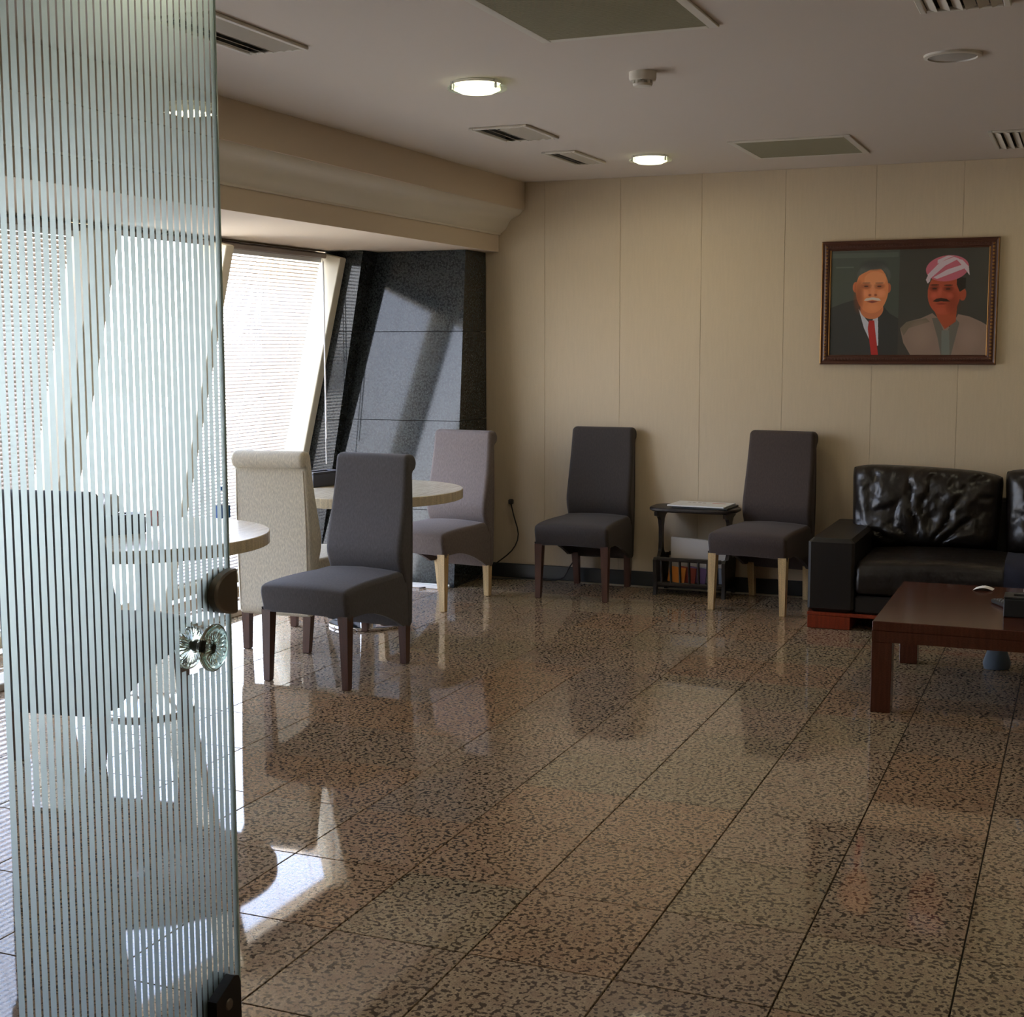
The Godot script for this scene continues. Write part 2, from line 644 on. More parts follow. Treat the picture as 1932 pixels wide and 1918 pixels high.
func bulkhead() -> void:
	# stepped and coved ceiling beam above the windows, one outline pushed along the wall
	var z0 := BACK + 0.001
	var z1 := 1.6
	var upper := PackedVector2Array([Vector2(-3.526, CEIL), Vector2(-3.526, 2.474), Vector2(-3.75, 2.474), Vector2(-3.75, CEIL)])
	struct("trim_1", "upper fascia of the ceiling beam over the windows", Shape.new().prism(upper, z0, z1, 2).mesh(20), M["bulkhead_paint"])
	var cove := PackedVector2Array([Vector2(-3.542, 2.474), Vector2(-3.548, 2.462), Vector2(-3.56, 2.448), Vector2(-3.578, 2.437), Vector2(-3.602, 2.428), Vector2(-3.622, 2.415), Vector2(-3.638, 2.398), Vector2(-3.65, 2.376), Vector2(-3.664, 2.352), Vector2(-3.684, 2.335), Vector2(-3.70, 2.326), Vector2(-3.70, 2.315), Vector2(-3.9, 2.315), Vector2(-3.9, 2.474)])
	struct("trim_2", "moulded plaster cove running under the beam", Shape.new().prism(cove, z0, z1, 2).mesh(35), M["cove_plaster"])
	var lower := PackedVector2Array([Vector2(-3.715, 2.315), Vector2(-3.715, HEAD + 0.005), Vector2(-4.74, HEAD + 0.005), Vector2(-4.74, 2.315)])
	struct("trim_3", "lower fascia and flat soffit above the window head", Shape.new().prism(lower, z0, z1, 2).mesh(20), M["bulkhead_paint"])

# ---------------------------------------------------------------- windows
func lean_root(called: String, label: String, zc: float, structure: bool) -> Node3D:
	var at := Vector3(GLASS_X - LEAN * HEAD, 0.0, zc)
	var rot := Vector3(0, 0, -atan(LEAN))
	if structure: return struct_node(called, label, at, rot)
	var t := thing(called, label, "window blind", at)
	t.rotation = rot
	return t

func windows() -> void:
	var L: float = HEAD / cos(atan(LEAN))
	# [near z, far z] of each opening, from the stone corner towards the camera
	var bays := [[-6.92, -8.15], [-5.89, -6.84], [-4.65, -5.72], [-3.4, -4.5]]
	var words := ["sloping window beside the dark stone corner", "sloping window with its blind drawn up behind the glass door", "sloping window with a nearly shut blind", "sloping window past the nearly shut blind"]
	for i in bays.size():
		var z1: float = bays[i][0]
		var z0: float = bays[i][1]
		var zc := (z0 + z1) * 0.5
		var w := z1 - z0
		var r := lean_root("window_%d" % (i + 1), words[i], zc, true)
		part(r, "glass_pane", _sheet(w, L), M["window_glass"], Vector3(-0.03, L * 0.5, 0), Vector3(0, PI / 2, 0))
		# the far jamb is the post that this opening shares with the next one
		var pw: float = 0.08 if i == 0 else (bays[i - 1][0] - z0) * -1.0
		pw = 0.08 if i == 0 else z0 - bays[i - 1][0]
		part(r, "jamb", bxm(Vector3(0.055, L * 0.5, -w * 0.5 - pw * 0.5), Vector3(0.19, L - 0.02, pw), 0.006), M["frame_cream"])
		part(r, "head_rail", bxm(Vector3(0.0, L - 0.025, 0), Vector3(0.09, 0.03, w), 0.004), M["frame_grey"])
		part(r, "sill_rail", bxm(Vector3(0.0, 0.06, 0), Vector3(0.09, 0.07, w), 0.004), M["frame_cream"])
		if i == bays.size() - 1:
			part(r, "jamb", bxm(Vector3(0.055, L * 0.5, w * 0.5 + 0.04), Vector3(0.19, L - 0.02, 0.08), 0.006), M["frame_cream"])
	# low stone kerb in front of the windows
	struct("trim_4", "low pale stone kerb along the foot of the windows", bxm(Vector3(-4.66, 0.018, -5.1), Vector3(0.14, 0.036, 6.1), 0.004), M["cove_plaster"])
	make_blind("white venetian blind with open slats beside the dark stone corner", -6.93, -8.135, 24.0, 0.086)
	make_blind("white venetian blind with nearly shut slats seen through the striped glass", -4.66, -5.70, 58.0, 0.05)

func _sheet(w: float, h: float) -> QuadMesh:
	var q := QuadMesh.new()
	q.size = Vector2(w, h)
	return q

func make_blind(label: String, z1: float, z0: float, tilt: float, bottom: float) -> void:
	var L: float = HEAD / cos(atan(LEAN))
	var w := z1 - z0
	var r := lean_root("venetian_blind", label, (z0 + z1) * 0.5, false)
	var rail := 0.03
	part(r, "headrail", bxm(Vector3(0.012, L - 0.057, 0), Vector3(0.03, rail, w - 0.01), 0.003), M["white_plastic"])
	part(r, "bottom_rail", bxm(Vector3(0.012, 0.11, 0), Vector3(0.026, 0.018, w - 0.02), 0.003), M["white_plastic"])
	var sm := Shape.new()
	# a slat: shallow curved strip
	var pts := PackedVector2Array()
	for k in 5:
		var a := -1.0 + 0.5 * k
		pts.append(Vector2(a * 0.0125, 0.0022 * (1.0 - a * a)))
	for k in 5:
		var a := 1.0 - 0.5 * k
		pts.append(Vector2(a * 0.0125, 0.0022 * (1.0 - a * a) - 0.0006))
	sm.prism(pts, -w * 0.5 + 0.012, w * 0.5 - 0.012, 2)
	var mesh := sm.mesh(50)
	var y := 0.135
	while y < L - 0.08:
		part(r, "slat", mesh, M["blind_slat"], Vector3(0.012, y, 0), Vector3(0, 0, -deg_to_rad(tilt) + atan(LEAN)))
		y += 0.0232
	for zz in [-0.32, 0.02, 0.36]:
		part(r, "ladder_cord", bxm(Vector3(0.026, L * 0.5 + 0.02, zz * w), Vector3(0.0014, L - 0.2, 0.0016)), M["white_plastic"])
	# the pull cord and the tilt wand hang straight down
	var up := r.transform.affine_inverse()
	var cz := z0 + 0.03
	var top := Vector3(GLASS_X + 0.035, HEAD - 0.05, cz)
	part(r, "pull_cord", Shape.new().tube([up * top, up * Vector3(top.x, 0.80, cz)], 0.0035, 6).mesh(60), M["white_plastic"])
	part(r, "tilt_wand", Shape.new().tube([up * (top + Vector3(0.012, -0.02, 0.012)), up * Vector3(top.x + 0.012, 0.97, cz + 0.012)], 0.0042, 6).mesh(60), M["white_plastic"])

# ---------------------------------------------------------------- dark stone corner
func granite_corner() -> void:
	var g := struct_node("wall_corner", "polished dark granite end wall leaning beside the windows")
	var slope := 0.1
	var joints := [0.0, 0.502, 1.088, 1.674, HEAD + 0.004]
	var fz := -8.222
	for k in range(joints.size() - 1):
		var y0: float = joints[k] + (0.002 if k > 0 else 0.0)
		var y1: float = joints[k + 1] - 0.002
		# front slab, leaning back
		var s := Shape.new()
		var ring := []
		for d in [0.0, -0.045]:
			ring.append([Vector3(-4.66 - LEAN * (HEAD - y0), y0, fz - slope * y0 + d), Vector3(-3.81, y0, fz - slope * y0 + d), Vector3(-3.81, y1, fz - slope * y1 + d), Vector3(-4.66 - LEAN * (HEAD - y1), y1, fz - slope * y1 + d)])
		s.loft(ring)
		part(g, "stone_slab", s.mesh(20), M["dark_granite"])
		# side slab towards the room
		var q := PackedVector2Array([Vector2(fz - slope * y0 - 0.047, y0), Vector2(BACK, y0), Vector2(BACK, y1), Vector2(fz - slope * y1 - 0.047, y1)])
		part(g, "stone_slab", Shape.new().prism(q, -3.85, -3.812, 0).mesh(20), M["dark_granite"])
		# pier in the plane of the windows
		var p := Shape.new()
		var k0 := -4.455 - 0.18 * (HEAD - y0)
		var k1 := -4.455 - 0.18 * (HEAD - y1)
		var b0 := GLASS_X - 0.02 - LEAN * (HEAD - y0)
		var b1 := GLASS_X - 0.02 - LEAN * (HEAD - y1)
		p.loft([[Vector3(b0, y0, -8.236), Vector3(k0, y0, -8.236), Vector3(k0, y0, -8.47), Vector3(b0, y0, -8.47)], [Vector3(b1, y1, -8.236), Vector3(k1, y1, -8.236), Vector3(k1, y1, -8.47), Vector3(b1, y1, -8.47)]])
		part(g, "stone_slab", p.mesh(20), M["dark_granite"])
	# dark core behind the joints
	var core := Shape.new()
	core.loft([[Vector3(-4.64 - LEAN * HEAD, 0, -8.30), Vector3(-3.852, 0, -8.30), Vector3(-3.852, 0, BACK), Vector3(-4.64 - LEAN * HEAD, 0, BACK)], [Vector3(-4.64, HEAD, -8.30 - slope * HEAD), Vector3(-3.852, HEAD, -8.30 - slope * HEAD), Vector3(-3.852, HEAD, BACK), Vector3(-4.64, HEAD, BACK)]])
	part(g, "core", core.mesh(20), M["grout"])
	part(g, "pier_core", Shape.new().loft([[Vector3(GLASS_X - 0.01 - LEAN * HEAD, 0, -8.245), Vector3(-4.465 - 0.18 * HEAD, 0, -8.245), Vector3(-4.465 - 0.18 * HEAD, 0, -8.46), Vector3(GLASS_X - 0.01 - LEAN * HEAD, 0, -8.46)], [Vector3(GLASS_X - 0.01, HEAD, -8.245), Vector3(-4.465, HEAD, -8.245), Vector3(-4.465, HEAD, -8.46), Vector3(GLASS_X - 0.01, HEAD, -8.46)]]).mesh(20), M["grout"])
	# closing wall behind the stone
	struct("wall_end", "wall core behind the dark stone", bxm(Vector3(-4.7, 1.1, BACK - 0.1), Vector3(1.8, 2.25, 0.18)), M["plain_wall"])
	for k in 2:  # two plain white strips on the floor along the stone
		one("white_strip", ["thin white strip laid against the foot of the dark stone", "thin white strip just in front of the one against the stone"][k], "cable trunking", bxm(Vector3(0, 0.011, 0), Vector3(0.72 + 0.03 * k, 0.022, 0.02), 0.003), M["white_plastic"], Vector3(-4.19, 0.001, -8.2 + 0.055 * k))

# ---------------------------------------------------------------- ceiling fittings
func ceiling_fittings() -> void:
	var spots := [[-2.38, -5.40, "round ceiling lamp between the smoke detector and the window beam"], [-2.38, -7.85, "round ceiling lamp close to the cream wall"], [0.1, -5.32, "round ceiling lamp past the ceiling speaker"], [0.1, -7.85, "round ceiling lamp over the sofa"], [-2.38, -2.95, "round ceiling lamp above the glass door"], [0.1, -2.95, "round ceiling lamp above the entrance"]]
	for s in spots:
		var t := thing("ceiling_lamp", s[2], "ceiling lamp", Vector3(s[0], CEIL, s[1]), 0.0, "round glass ceiling lamps")
		part(t, "housing", Shape.new().lathe([[0.0, 0.0], [0.105, 0.0], [0.105, -0.012], [0.0, -0.012]], 40).mesh(40), M["chrome"])
		part(t, "diffuser", Shape.new().lathe([[0.0, -0.013], [0.088, -0.013], [0.096, -0.02], [0.094, -0.03], [0.07, -0.042], [0.0, -0.047]], 40).mesh(60), M["lamp_glow"])
		part(t, "glass_disc", Shape.new().lathe([[0.0985, -0.02], [0.122, -0.02], [0.124, -0.025], [0.122, -0.03], [0.0985, -0.03], [0.0985, -0.02]], 40).mesh(40), M["lamp_glass"])
		for k in 3:
			var a := TAU * k / 3.0 + 0.4
			part(t, "clip", Shape.new().lathe([[0.0, 0.0], [0.006, 0.0], [0.006, -0.034], [0.0, -0.036]], 10).mesh(50), M["chrome"], Vector3(cos(a) * 0.108, 0, sin(a) * 0.108))
		var l := AreaLight3D.new()
		l.name = "lamp_light"
		l.area_size = Vector2(0.17, 0.17)
		l.light_color = Color(1.0, 0.96, 0.82)
		l.light_energy = 0.9
		l.area_range = 14.0
		l.shadow_enabled = true
		t.add_child(l, true)
		l.position = Vector3(0, -0.052, 0)
		l.rotation = Vector3(-PI / 2, 0, 0)
	# square return-air grilles
	for s in GRILLES:
		var t := thing("ceiling_grille", s[2], "air grille", Vector3(s[0], CEIL, s[1]), 0.0, "square ceiling grilles")
		var hx := 0.285
		var hz := 0.32
		var f := Shape.new()
		for e in [-1, 1]:
			f.box(Vector3(e * (hx + 0.018), -0.004, 0), Vector3(0.036, 0.008, hz * 2 + 0.07), 0.002)
			f.box(Vector3(0, -0.004, e * (hz + 0.018)), Vector3(hx * 2, 0.008, 0.036), 0.002)
		part(t, "frame", f.mesh(30), M["fitting_white"])
		var ribs := Shape.new()
		var z := -hz + 0.006
		while z < hz:
			ribs.box(Vector3(0, -0.005, z), Vector3(hx * 2, 0.006, 0.008))
			z += 0.0128
		part(t, "rib_screen", ribs.mesh(30), M["grille_grey"])
	# slotted supply diffusers
	for s in DIFFUSERS:
		var hx: float = s[2]
		var hz: float = s[3]
		var t := thing("ceiling_diffuser", s[4], "air diffuser", Vector3(s[0], CEIL, s[1]), 0.0, "slotted ceiling diffusers")
		var fr := 0.022
		var f := Shape.new()
		for e in [-1, 1]:
			f.box(Vector3(e * (hx - fr * 0.5), -0.006, 0), Vector3(fr, 0.012, hz * 2), 0.003)
			f.box(Vector3(0, -0.006, e * (hz - fr * 0.5)), Vector3(hx * 2 - fr * 2, 0.012, fr), 0.003)
		part(t, "frame", f.mesh(30), M["fitting_white"])
		var n := 6
		for k in n:
			var x := -hx + fr + (k + 0.5) * (hx * 2 - fr * 2) / n
			var tiltd := -0.9 if k < n / 2 else 0.9
			part(t, "vane", bxm(Vector3.ZERO, Vector3((hx * 2 - fr * 2) / n * 0.86, 0.002, hz * 2 - fr * 2)), M["fitting_white"], Vector3(x, -0.009, 0), Vector3(0, 0, tiltd * 0.4))
	var sd := thing("smoke_detector", "small round cream smoke detector on the ceiling", "smoke detector", Vector3(-1.69, CEIL, -5.46))
	part(sd, "base", Shape.new().lathe([[0.0, 0.0], [0.054, 0.0], [0.054, -0.024], [0.05, -0.034], [0.0, -0.034]], 32).mesh(40), M["fitting_white"])
	part(sd, "slot_ring", Shape.new().lathe([[0.0, -0.034], [0.026, -0.034], [0.026, -0.046], [0.0, -0.046]], 28).mesh(40), M["fitting_white"])
	for k in 10:
		var a := TAU * k / 10
		part(sd, "rib", bxm(Vector3.ZERO, Vector3(0.006, 0.014, 0.008)), M["fitting_white"], Vector3(cos(a) * 0.037, -0.041, sin(a) * 0.037), Vector3(0, -a, 0))
	part(sd, "cap", Shape.new().lathe([[0.0, -0.046], [0.04, -0.046], [0.036, -0.055], [0.018, -0.058], [0.0, -0.058]], 28).mesh(50), M["fitting_white"])
	var sp := thing("ceiling_speaker", "flat round ceiling speaker with a grey mesh", "speaker", Vector3(-0.527, CEIL, -5.6))
	part(sp, "rim", Shape.new().lathe([[0.088, 0.0], [0.105, 0.0], [0.104, -0.008], [0.09, -0.011], [0.088, -0.006], [0.088, 0.0]], 44).mesh(40), M["fitting_white"])
	part(sp, "mesh_cover", Shape.new().lathe([[0.0, 0.0], [0.0875, 0.0], [0.0875, -0.006], [0.05, -0.009], [0.0, -0.01]], 44).mesh(50), M["speaker_mesh"])

# ---------------------------------------------------------------- glass door
const DX := -1.82

func glass_door() -> void:
	var H := 2.44
	var z1 := -1.72
	var z0 := -2.69
	var d := thing("glass_door", "frameless glass door leaf with frosted vertical stripes, standing open", "door", Vector3(DX, 0.008, z0))
	part(d, "glass_sheet", bxm(Vector3(0, H * 0.5, (z1 - z0) * 0.5 + 0.001), Vector3(0.010, H, z1 - z0 - 0.002)), M["door_glass"])
	part(d, "polished_edge_glint", bxm(Vector3(0, H * 0.5, 0.0), Vector3(0.0106, H, 0.0036)), M["glass_edge_glint"])  # strip over the glass edge, its refracted brightness put into the colour
	var per := 0.02155
	var sw := per * 0.735
	for k in 34:
		var zz := 0.004 + per * (k + 0.45)
		if zz > 0.727: break
		# the film is cut out around the knob
		var cut := 0.056 * 0.056 - pow(zz - 0.15, 2.0)
		if cut > 0.0:
			var half := sqrt(cut)
			var lo := 0.905 - half
			var hi := H - 0.004 - (0.905 + half)
			part(d, "frosted_stripe", _sheet(sw, lo), M["frosted_film"], Vector3(0.0054, lo * 0.5 + 0.002, zz), Vector3(0, PI / 2, 0))
			part(d, "frosted_stripe", _sheet(sw, hi), M["frosted_film"], Vector3(0.0054, H - 0.002 - hi * 0.5, zz), Vector3(0, PI / 2, 0))
		else:
			part(d, "frosted_stripe", _sheet(sw, H - 0.004), M["frosted_film"], Vector3(0.0054, H * 0.5, zz), Vector3(0, PI / 2, 0))
	# half-round lock case on both faces, reaching past the edge
	var lk := part(d, "lock", _lock_half(), M["brushed_steel"], Vector3(0.006, 1.016, 0.0))
	part(lk, "far_plate", _lock_half(), M["brushed_steel"], Vector3(-0.012, 0, 0), Vector3(0, 0, PI))
	part(lk, "bolt_plate", bxm(Vector3(-0.006, 0, -0.002), Vector3(0.03, 0.098, 0.004)), M["dark_steel"])
	# pair of cut-glass knobs
	for e in [1, -1]:
		var kb := part(d, "door_knob", _knob(), M["clear_crystal"], Vector3(0.006 * e, 0.905, 0.111), Vector3(0, 0, -PI / 2 * e))
		part(kb, "centre_pin", Shape.new().lathe([[0.0, 0.0], [0.008, 0.0], [0.008, 0.028], [0.0, 0.029]], 16).mesh(50), M["dark_steel"])
	# bottom bolt case
	var pg := PackedVector2Array([Vector2(0.035, 0.0), Vector2(0.135, 0.0), Vector2(0.135, 0.08), Vector2(0.06, 0.115), Vector2(0.043, 0.108), Vector2(0.035, 0.09)])
	var pb := part(d, "bottom_lock", Shape.new().prism(pg, 0.006, 0.03, 0).mesh(25), M["dark_steel"])
	part(pb, "far_plate", Shape.new().prism(pg, -0.03, -0.006, 0).mesh(25), M["dark_steel"])
	part(pb, "keyhole_disc", Shape.new().lathe([[0.0, 0.0], [0.014, 0.0], [0.012, 0.003], [0.0, 0.003]], 20).mesh(40), M["brushed_steel"], Vector3(0.03, 0.055, 0.085), Vector3(0, 0, -PI / 2))
	for y in [0.28, 2.2]:
		part(d, "hinge", bxm(Vector3(0, y, z1 - z0 - 0.03), Vector3(0.036, 0.09, 0.06), 0.004), M["brushed_steel"])

func _lock_half() -> ArrayMesh:
	var rings := []
	for lv in [[0.0, 1.0], [0.017, 1.0], [0.0215, 0.93], [0.022, 0.88]]:
		var r := []
		for i in 21:
			var a := PI * i / 20.0
			r.append(Vector3(lv[0], cos(a) * 0.052 * lv[1], sin(a) * 0.088 * lv[1] + 0.003 + (1.0 - lv[1]) * 0.01))
		rings.append(r)
	return Shape.new().loft(rings).mesh(35)

func _knob() -> ArrayMesh:
	# lathed about local y, with swirled flutes cut in the face
	var prof := [[0.013, 0.0], [0.015, 0.006], [0.018, 0.01], [0.034, 0.013], [0.048, 0.018], [0.0535, 0.024], [0.0535, 0.029], [0.048, 0.033], [0.041, 0.033], [0.036, 0.029], [0.026, 0.027], [0.016, 0.026], [0.009, 0.027]]
	var rings := []
	var seg := 96
	for k in prof.size():
		var r := []
		for i in seg:
			var a := TAU * i / seg
			var rr: float = prof[k][0]
			var yy: float = prof[k][1]
			if k >= 9: yy += 0.0022 * sin(a * 22.0 + (0.036 - rr) * 70.0)
			r.append(Vector3(cos(a) * rr, yy, sin(a) * rr))
		rings.append(r)
	return Shape.new().loft(rings).mesh(50)

# ---------------------------------------------------------------- chairs
func leg_shape(top: Vector3, bottom: Vector3, wt: float, wb: float) -> ArrayMesh:
	var rings := []
	for p in [[bottom, wb * 0.86], [bottom + Vector3(0, 0.004, 0), wb], [top, wt]]:
		var c: Vector3 = p[0]
		var h: float = p[1] * 0.5
		rings.append([c + Vector3(-h, 0, -h), c + Vector3(h, 0, -h), c + Vector3(h, 0, h), c + Vector3(-h, 0, h)])
	return Shape.new().loft(rings).mesh(20)

func smooth_poly(list: Array, sub := 4) -> PackedVector2Array:      # Catmull-Rom through a closed outline
	var o := PackedVector2Array()
	var n := list.size()
	for i in n:
		var p0 := Vector2(list[(i + n - 1) % n][0], list[(i + n - 1) % n][1])
		var p1 := Vector2(list[i][0], list[i][1])
		var p2 := Vector2(list[(i + 1) % n][0], list[(i + 1) % n][1])
		var p3 := Vector2(list[(i + 2) % n][0], list[(i + 2) % n][1])
		for k in sub:
			var t := float(k) / sub
			o.append(0.5 * ((2.0 * p1) + (p2 - p0) * t + (2.0 * p0 - 5.0 * p1 + 4.0 * p2 - p3) * t * t + (3.0 * p1 - p0 - 3.0 * p2 + p3) * t * t * t))
	return o

var chair_meshes := {}

func chair_shapes() -> void:
	# back, from the hem behind the rear legs up to the rolled top; outline in (z, y)
	var back := [[-0.326, 0.205], [-0.328, 0.35], [-0.333, 0.6], [-0.342, 0.85], [-0.346, 0.955], [-0.362, 0.962], [-0.378, 0.976], [-0.386, 1.0], [-0.381, 1.024], [-0.364, 1.042], [-0.335, 1.048], [-0.302, 1.046], [-0.284, 1.03], [-0.278, 0.99], [-0.266, 0.9], [-0.246, 0.8], [-0.221, 0.7], [-0.199, 0.62], [-0.193, 0.57], [-0.203, 0.52], [-0.222, 0.478], [-0.238, 0.44], [-0.262, 0.36], [-0.27, 0.205]]
	var bs := Shape.new().puffy(smooth_poly(back, 3), 0.216, 0.024, 4)
	for i in bs.v.size():
		var q := bs.v[i]
		var k: float = clampf((q.y - 0.2) / 0.85, 0, 1)
		bs.v[i] = Vector3(q.x * (0.985 + 0.045 * sin(k * PI) - 0.02 * k), q.y, q.z)
	chair_meshes.back = bs.mesh(70)
	# seat cushion with a bowed front
	var seat := [[-0.235, 0.468], [-0.1, 0.478], [0.1, 0.48], [0.25, 0.474], [0.318, 0.464], [0.333, 0.445], [0.332, 0.41], [0.322, 0.37], [0.316, 0.338], [0.3, 0.334], [0.1, 0.336], [-0.235, 0.338]]
	var ss := Shape.new().puffy(smooth_poly(seat, 3), 0.235, 0.022, 4)
	for i in ss.v.size():
		var q := ss.v[i]
		var k := (q.z + 0.27) / 0.6
		var u := q.x / 0.235
		var bow: float = -0.014 * u * u * clampf((q.z - 0.1) / 0.2, 0, 1)
		var lift: float = 0.012 * (1.0 - u * u) * clampf((q.y - 0.42) / 0.05, 0, 1)
		var hem: float = 0.012 * (1.0 - u * u) * clampf((0.36 - q.y) / 0.03, 0, 1) * clampf((q.z - 0.15) / 0.1, 0, 1)
		ss.v[i] = Vector3(q.x * (0.915 + 0.125 * k), q.y + lift + hem, q.z + bow)
	chair_meshes.seat = ss.mesh(65)
	# side skirts that sweep down in an arch to the rear legs
	var arch := PackedVector2Array([Vector2(-0.27, 0.42), Vector2(-0.27, 0.207)])
	for k in 11:
		var q := 1.0 - k / 10.0
		arch.append(Vector2(0.17 - 0.39 * q, 0.207 + 0.129 * (1.0 - pow(q, 1.7))))
	arch.append(Vector2(0.28, 0.337))
	arch.append(Vector2(0.29, 0.36))
	arch.append(Vector2(0.288, 0.42))
	for e in [-1, 1]:
		var sk := Shape.new().prism(arch, e * 0.212, e * 0.2355, 0)
		for i in sk.v.size():
			var p := sk.v[i]
			sk.v[i] = Vector3(p.x * (0.915 + 0.125 * (p.z + 0.27) / 0.6), p.y, p.z)
		chair_meshes["skirt%d" % e] = sk.mesh(30)
	var pip := Shape.new()
	for e in [-1, 1]:
		var pts := []
		for k in 12:
			var y := 0.21 + 0.74 * k / 11.0
			var kk: float = clampf((y - 0.2) / 0.85, 0, 1)
			pts.append(Vector3(e * 0.196 * (0.985 + 0.045 * sin(kk * PI) - 0.02 * kk), y, -0.3275 - 0.016 * (y - 0.21) / 0.74))
		pip.tube(pts, 0.0022, 5)
	chair_meshes.seam = pip.mesh(60)
	for e in [-1, 1]:
		chair_meshes["front%d" % e] = leg_shape(Vector3(e * 0.217, 0.345, 0.283), Vector3(e * 0.2225, 0.0, 0.29), 0.05, 0.033)
		chair_meshes["rear%d" % e] = leg_shape(Vector3(e * 0.182, 0.215, -0.288), Vector3(e * 0.175, 0.0, -0.302), 0.045, 0.035)

func make_chair(label: String, fabric: String, wood: String, at: Vector3, turn: float) -> Node3D:
	var t := thing("dining_chair", label, "chair", at, deg_to_rad(turn), "high-back upholstered dining chairs")
	var b := part(t, "backrest", chair_meshes.back, M[fabric])
	part(b, "seam", chair_meshes.seam, M["piping_thread"] if fabric == "fabric_cream" else M[fabric])
	part(t, "seat", chair_meshes.seat, M[fabric])
	for e in [-1, 1]:
		part(t, "side_skirt", chair_meshes["skirt%d" % e], M[fabric])
		part(t, "leg", chair_meshes["front%d" % e], M[wood])
		part(t, "leg", chair_meshes["rear%d" % e], M[wood])
	return t

func chairs() -> void:
	chair_shapes()
	make_chair("charcoal upholstered chair with dark brown legs standing free between the two round tables", "fabric_charcoal", "wood_walnut", Vector3(-3.315, 0.001, -5.85), -4.5)
	make_chair("cream upholstered chair with dark brown legs seen from behind", "fabric_cream", "wood_walnut", Vector3(-3.885, 0.001, -6.46), 182.6)
	make_chair("taupe-grey upholstered chair with pale wooden legs in the stone corner", "fabric_taupe", "wood_beech", Vector3(-3.702, 0.001, -7.762), -7.5)
	make_chair("dark charcoal chair with brown legs against the cream wall", "fabric_dark", "wood_walnut", Vector3(-2.94, 0.001, -8.383), 0.0)
	make_chair("dark brown upholstered chair with pale wooden legs beside the sofa", "fabric_brown", "wood_beech", Vector3(-1.795, 0.001, -8.365), -7.0)
	make_chair("dark grey upholstered chair behind the striped glass door", "fabric_slate", "wood_walnut", Vector3(-3.63, 0.001, -4.44), 188.0)

# ---------------------------------------------------------------- round tables
func round_tables() -> void:
	for s in [[Vector3(-3.78, 0.001, -4.93), "round pale table on a chrome pedestal behind the striped glass"], [Vector3(-3.77, 0.001, -6.95), "round pale table on a chrome pedestal by the stone corner"]]:
		var t := thing("round_table", s[1], "table", s[0], 0.0, "round pale tables")
		part(t, "tabletop", Shape.new().lathe([[0.0, 0.725], [0.55, 0.725], [0.555, 0.728], [0.555, 0.776], [0.552, 0.779], [0.0, 0.779]], 72).mesh(40), M["veneer_top"])
		part(t, "mounting_plate", Shape.new().lathe([[0.0, 0.712], [0.15, 0.712], [0.15, 0.724], [0.0, 0.724]], 32).mesh(40), M["chrome"])
		part(t, "column", Shape.new().lathe([[0.0, 0.03], [0.04, 0.03], [0.04, 0.712], [0.0, 0.712]], 28).mesh(40), M["chrome"])
		part(t, "base_disc", Shape.new().lathe([[0.0, 0.0], [0.214, 0.0], [0.217, 0.004], [0.217, 0.014], [0.2, 0.02], [0.06, 0.034], [0.0, 0.036]], 56).mesh(30), M["chrome"])

func table_things() -> void:
	var ty := 0.7805
	# tissue box on the far table
	var tb := thing("tissue_box", "dark leather tissue box with an open slot on the round table by the stone corner", "tissue box", Vector3(-4.085, ty, -7.0), deg_to_rad(76))
	_slot_box(tb, 0.24, 0.085, 0.12, M["leather_navy"])
	# near table: tissue box with tissue, glass bowl with sachets, water bottle
	var t2 := thing("tissue_box", "dark tissue box with white tissue pulled up on the table behind the striped glass", "tissue box", Vector3(-3.86, ty, -4.86), deg_to_rad(58))
	_slot_box(t2, 0.24, 0.085, 0.12, M["leather_navy"])
	part(t2, "tissue", _tissue(0.05, 0.09, 3), M["tissue_paper"], Vector3(-0.02, 0.078, 0))
	var bw := thing("sachet_bowl", "small clear glass bowl full of sachets beside the tissue box", "bowl", Vector3(-3.70, ty, -4.93))
	part(bw, "bowl", Shape.new().lathe([[0.0, 0.0], [0.036, 0.0], [0.036, 0.006], [0.02, 0.014], [0.028, 0.03], [0.046, 0.06], [0.052, 0.08], [0.049, 0.08], [0.043, 0.062], [0.024, 0.034], [0.0, 0.022]], 36).mesh(50), M["bottle_plastic"])
	var rng := RandomNumberGenerator.new()
	rng.seed = 12
	for k in 8:
		var sm := bxm(Vector3(0, 0.035, 0), Vector3(0.036, 0.066, 0.004), 0.0015)
		one("sugar_sachet", "small paper sachet standing in the glass bowl", "sachet", sm, M["packet_red"] if k % 4 == 1 else M["packet_white"], Vector3(-3.70 + rng.randf_range(-0.016, 0.016), ty + 0.032, -4.93 + rng.randf_range(-0.016, 0.016)), rng.randf_range(0, PI), "sachets in the glass bowl")
	var bt := thing("water_bottle", "small clear water bottle with a blue label on the near round table", "bottle", Vector3(-3.42, ty, -5.03))
	part(bt, "body", Shape.new().lathe([[0.0, 0.0], [0.028, 0.0], [0.031, 0.006], [0.031, 0.13], [0.026, 0.15], [0.013, 0.172], [0.012, 0.188], [0.0, 0.188]], 28).mesh(45), M["bottle_plastic"])
	part(bt, "label", Shape.new().lathe([[0.0314, 0.07], [0.0318, 0.07], [0.0318, 0.122], [0.0314, 0.122], [0.0314, 0.07]], 28).mesh(45), M["bottle_label_blue"])
	part(bt, "cap", Shape.new().lathe([[0.0, 0.1882], [0.015, 0.1882], [0.015, 0.204], [0.0, 0.205]], 20).mesh(40), M["bottle_label_blue"])

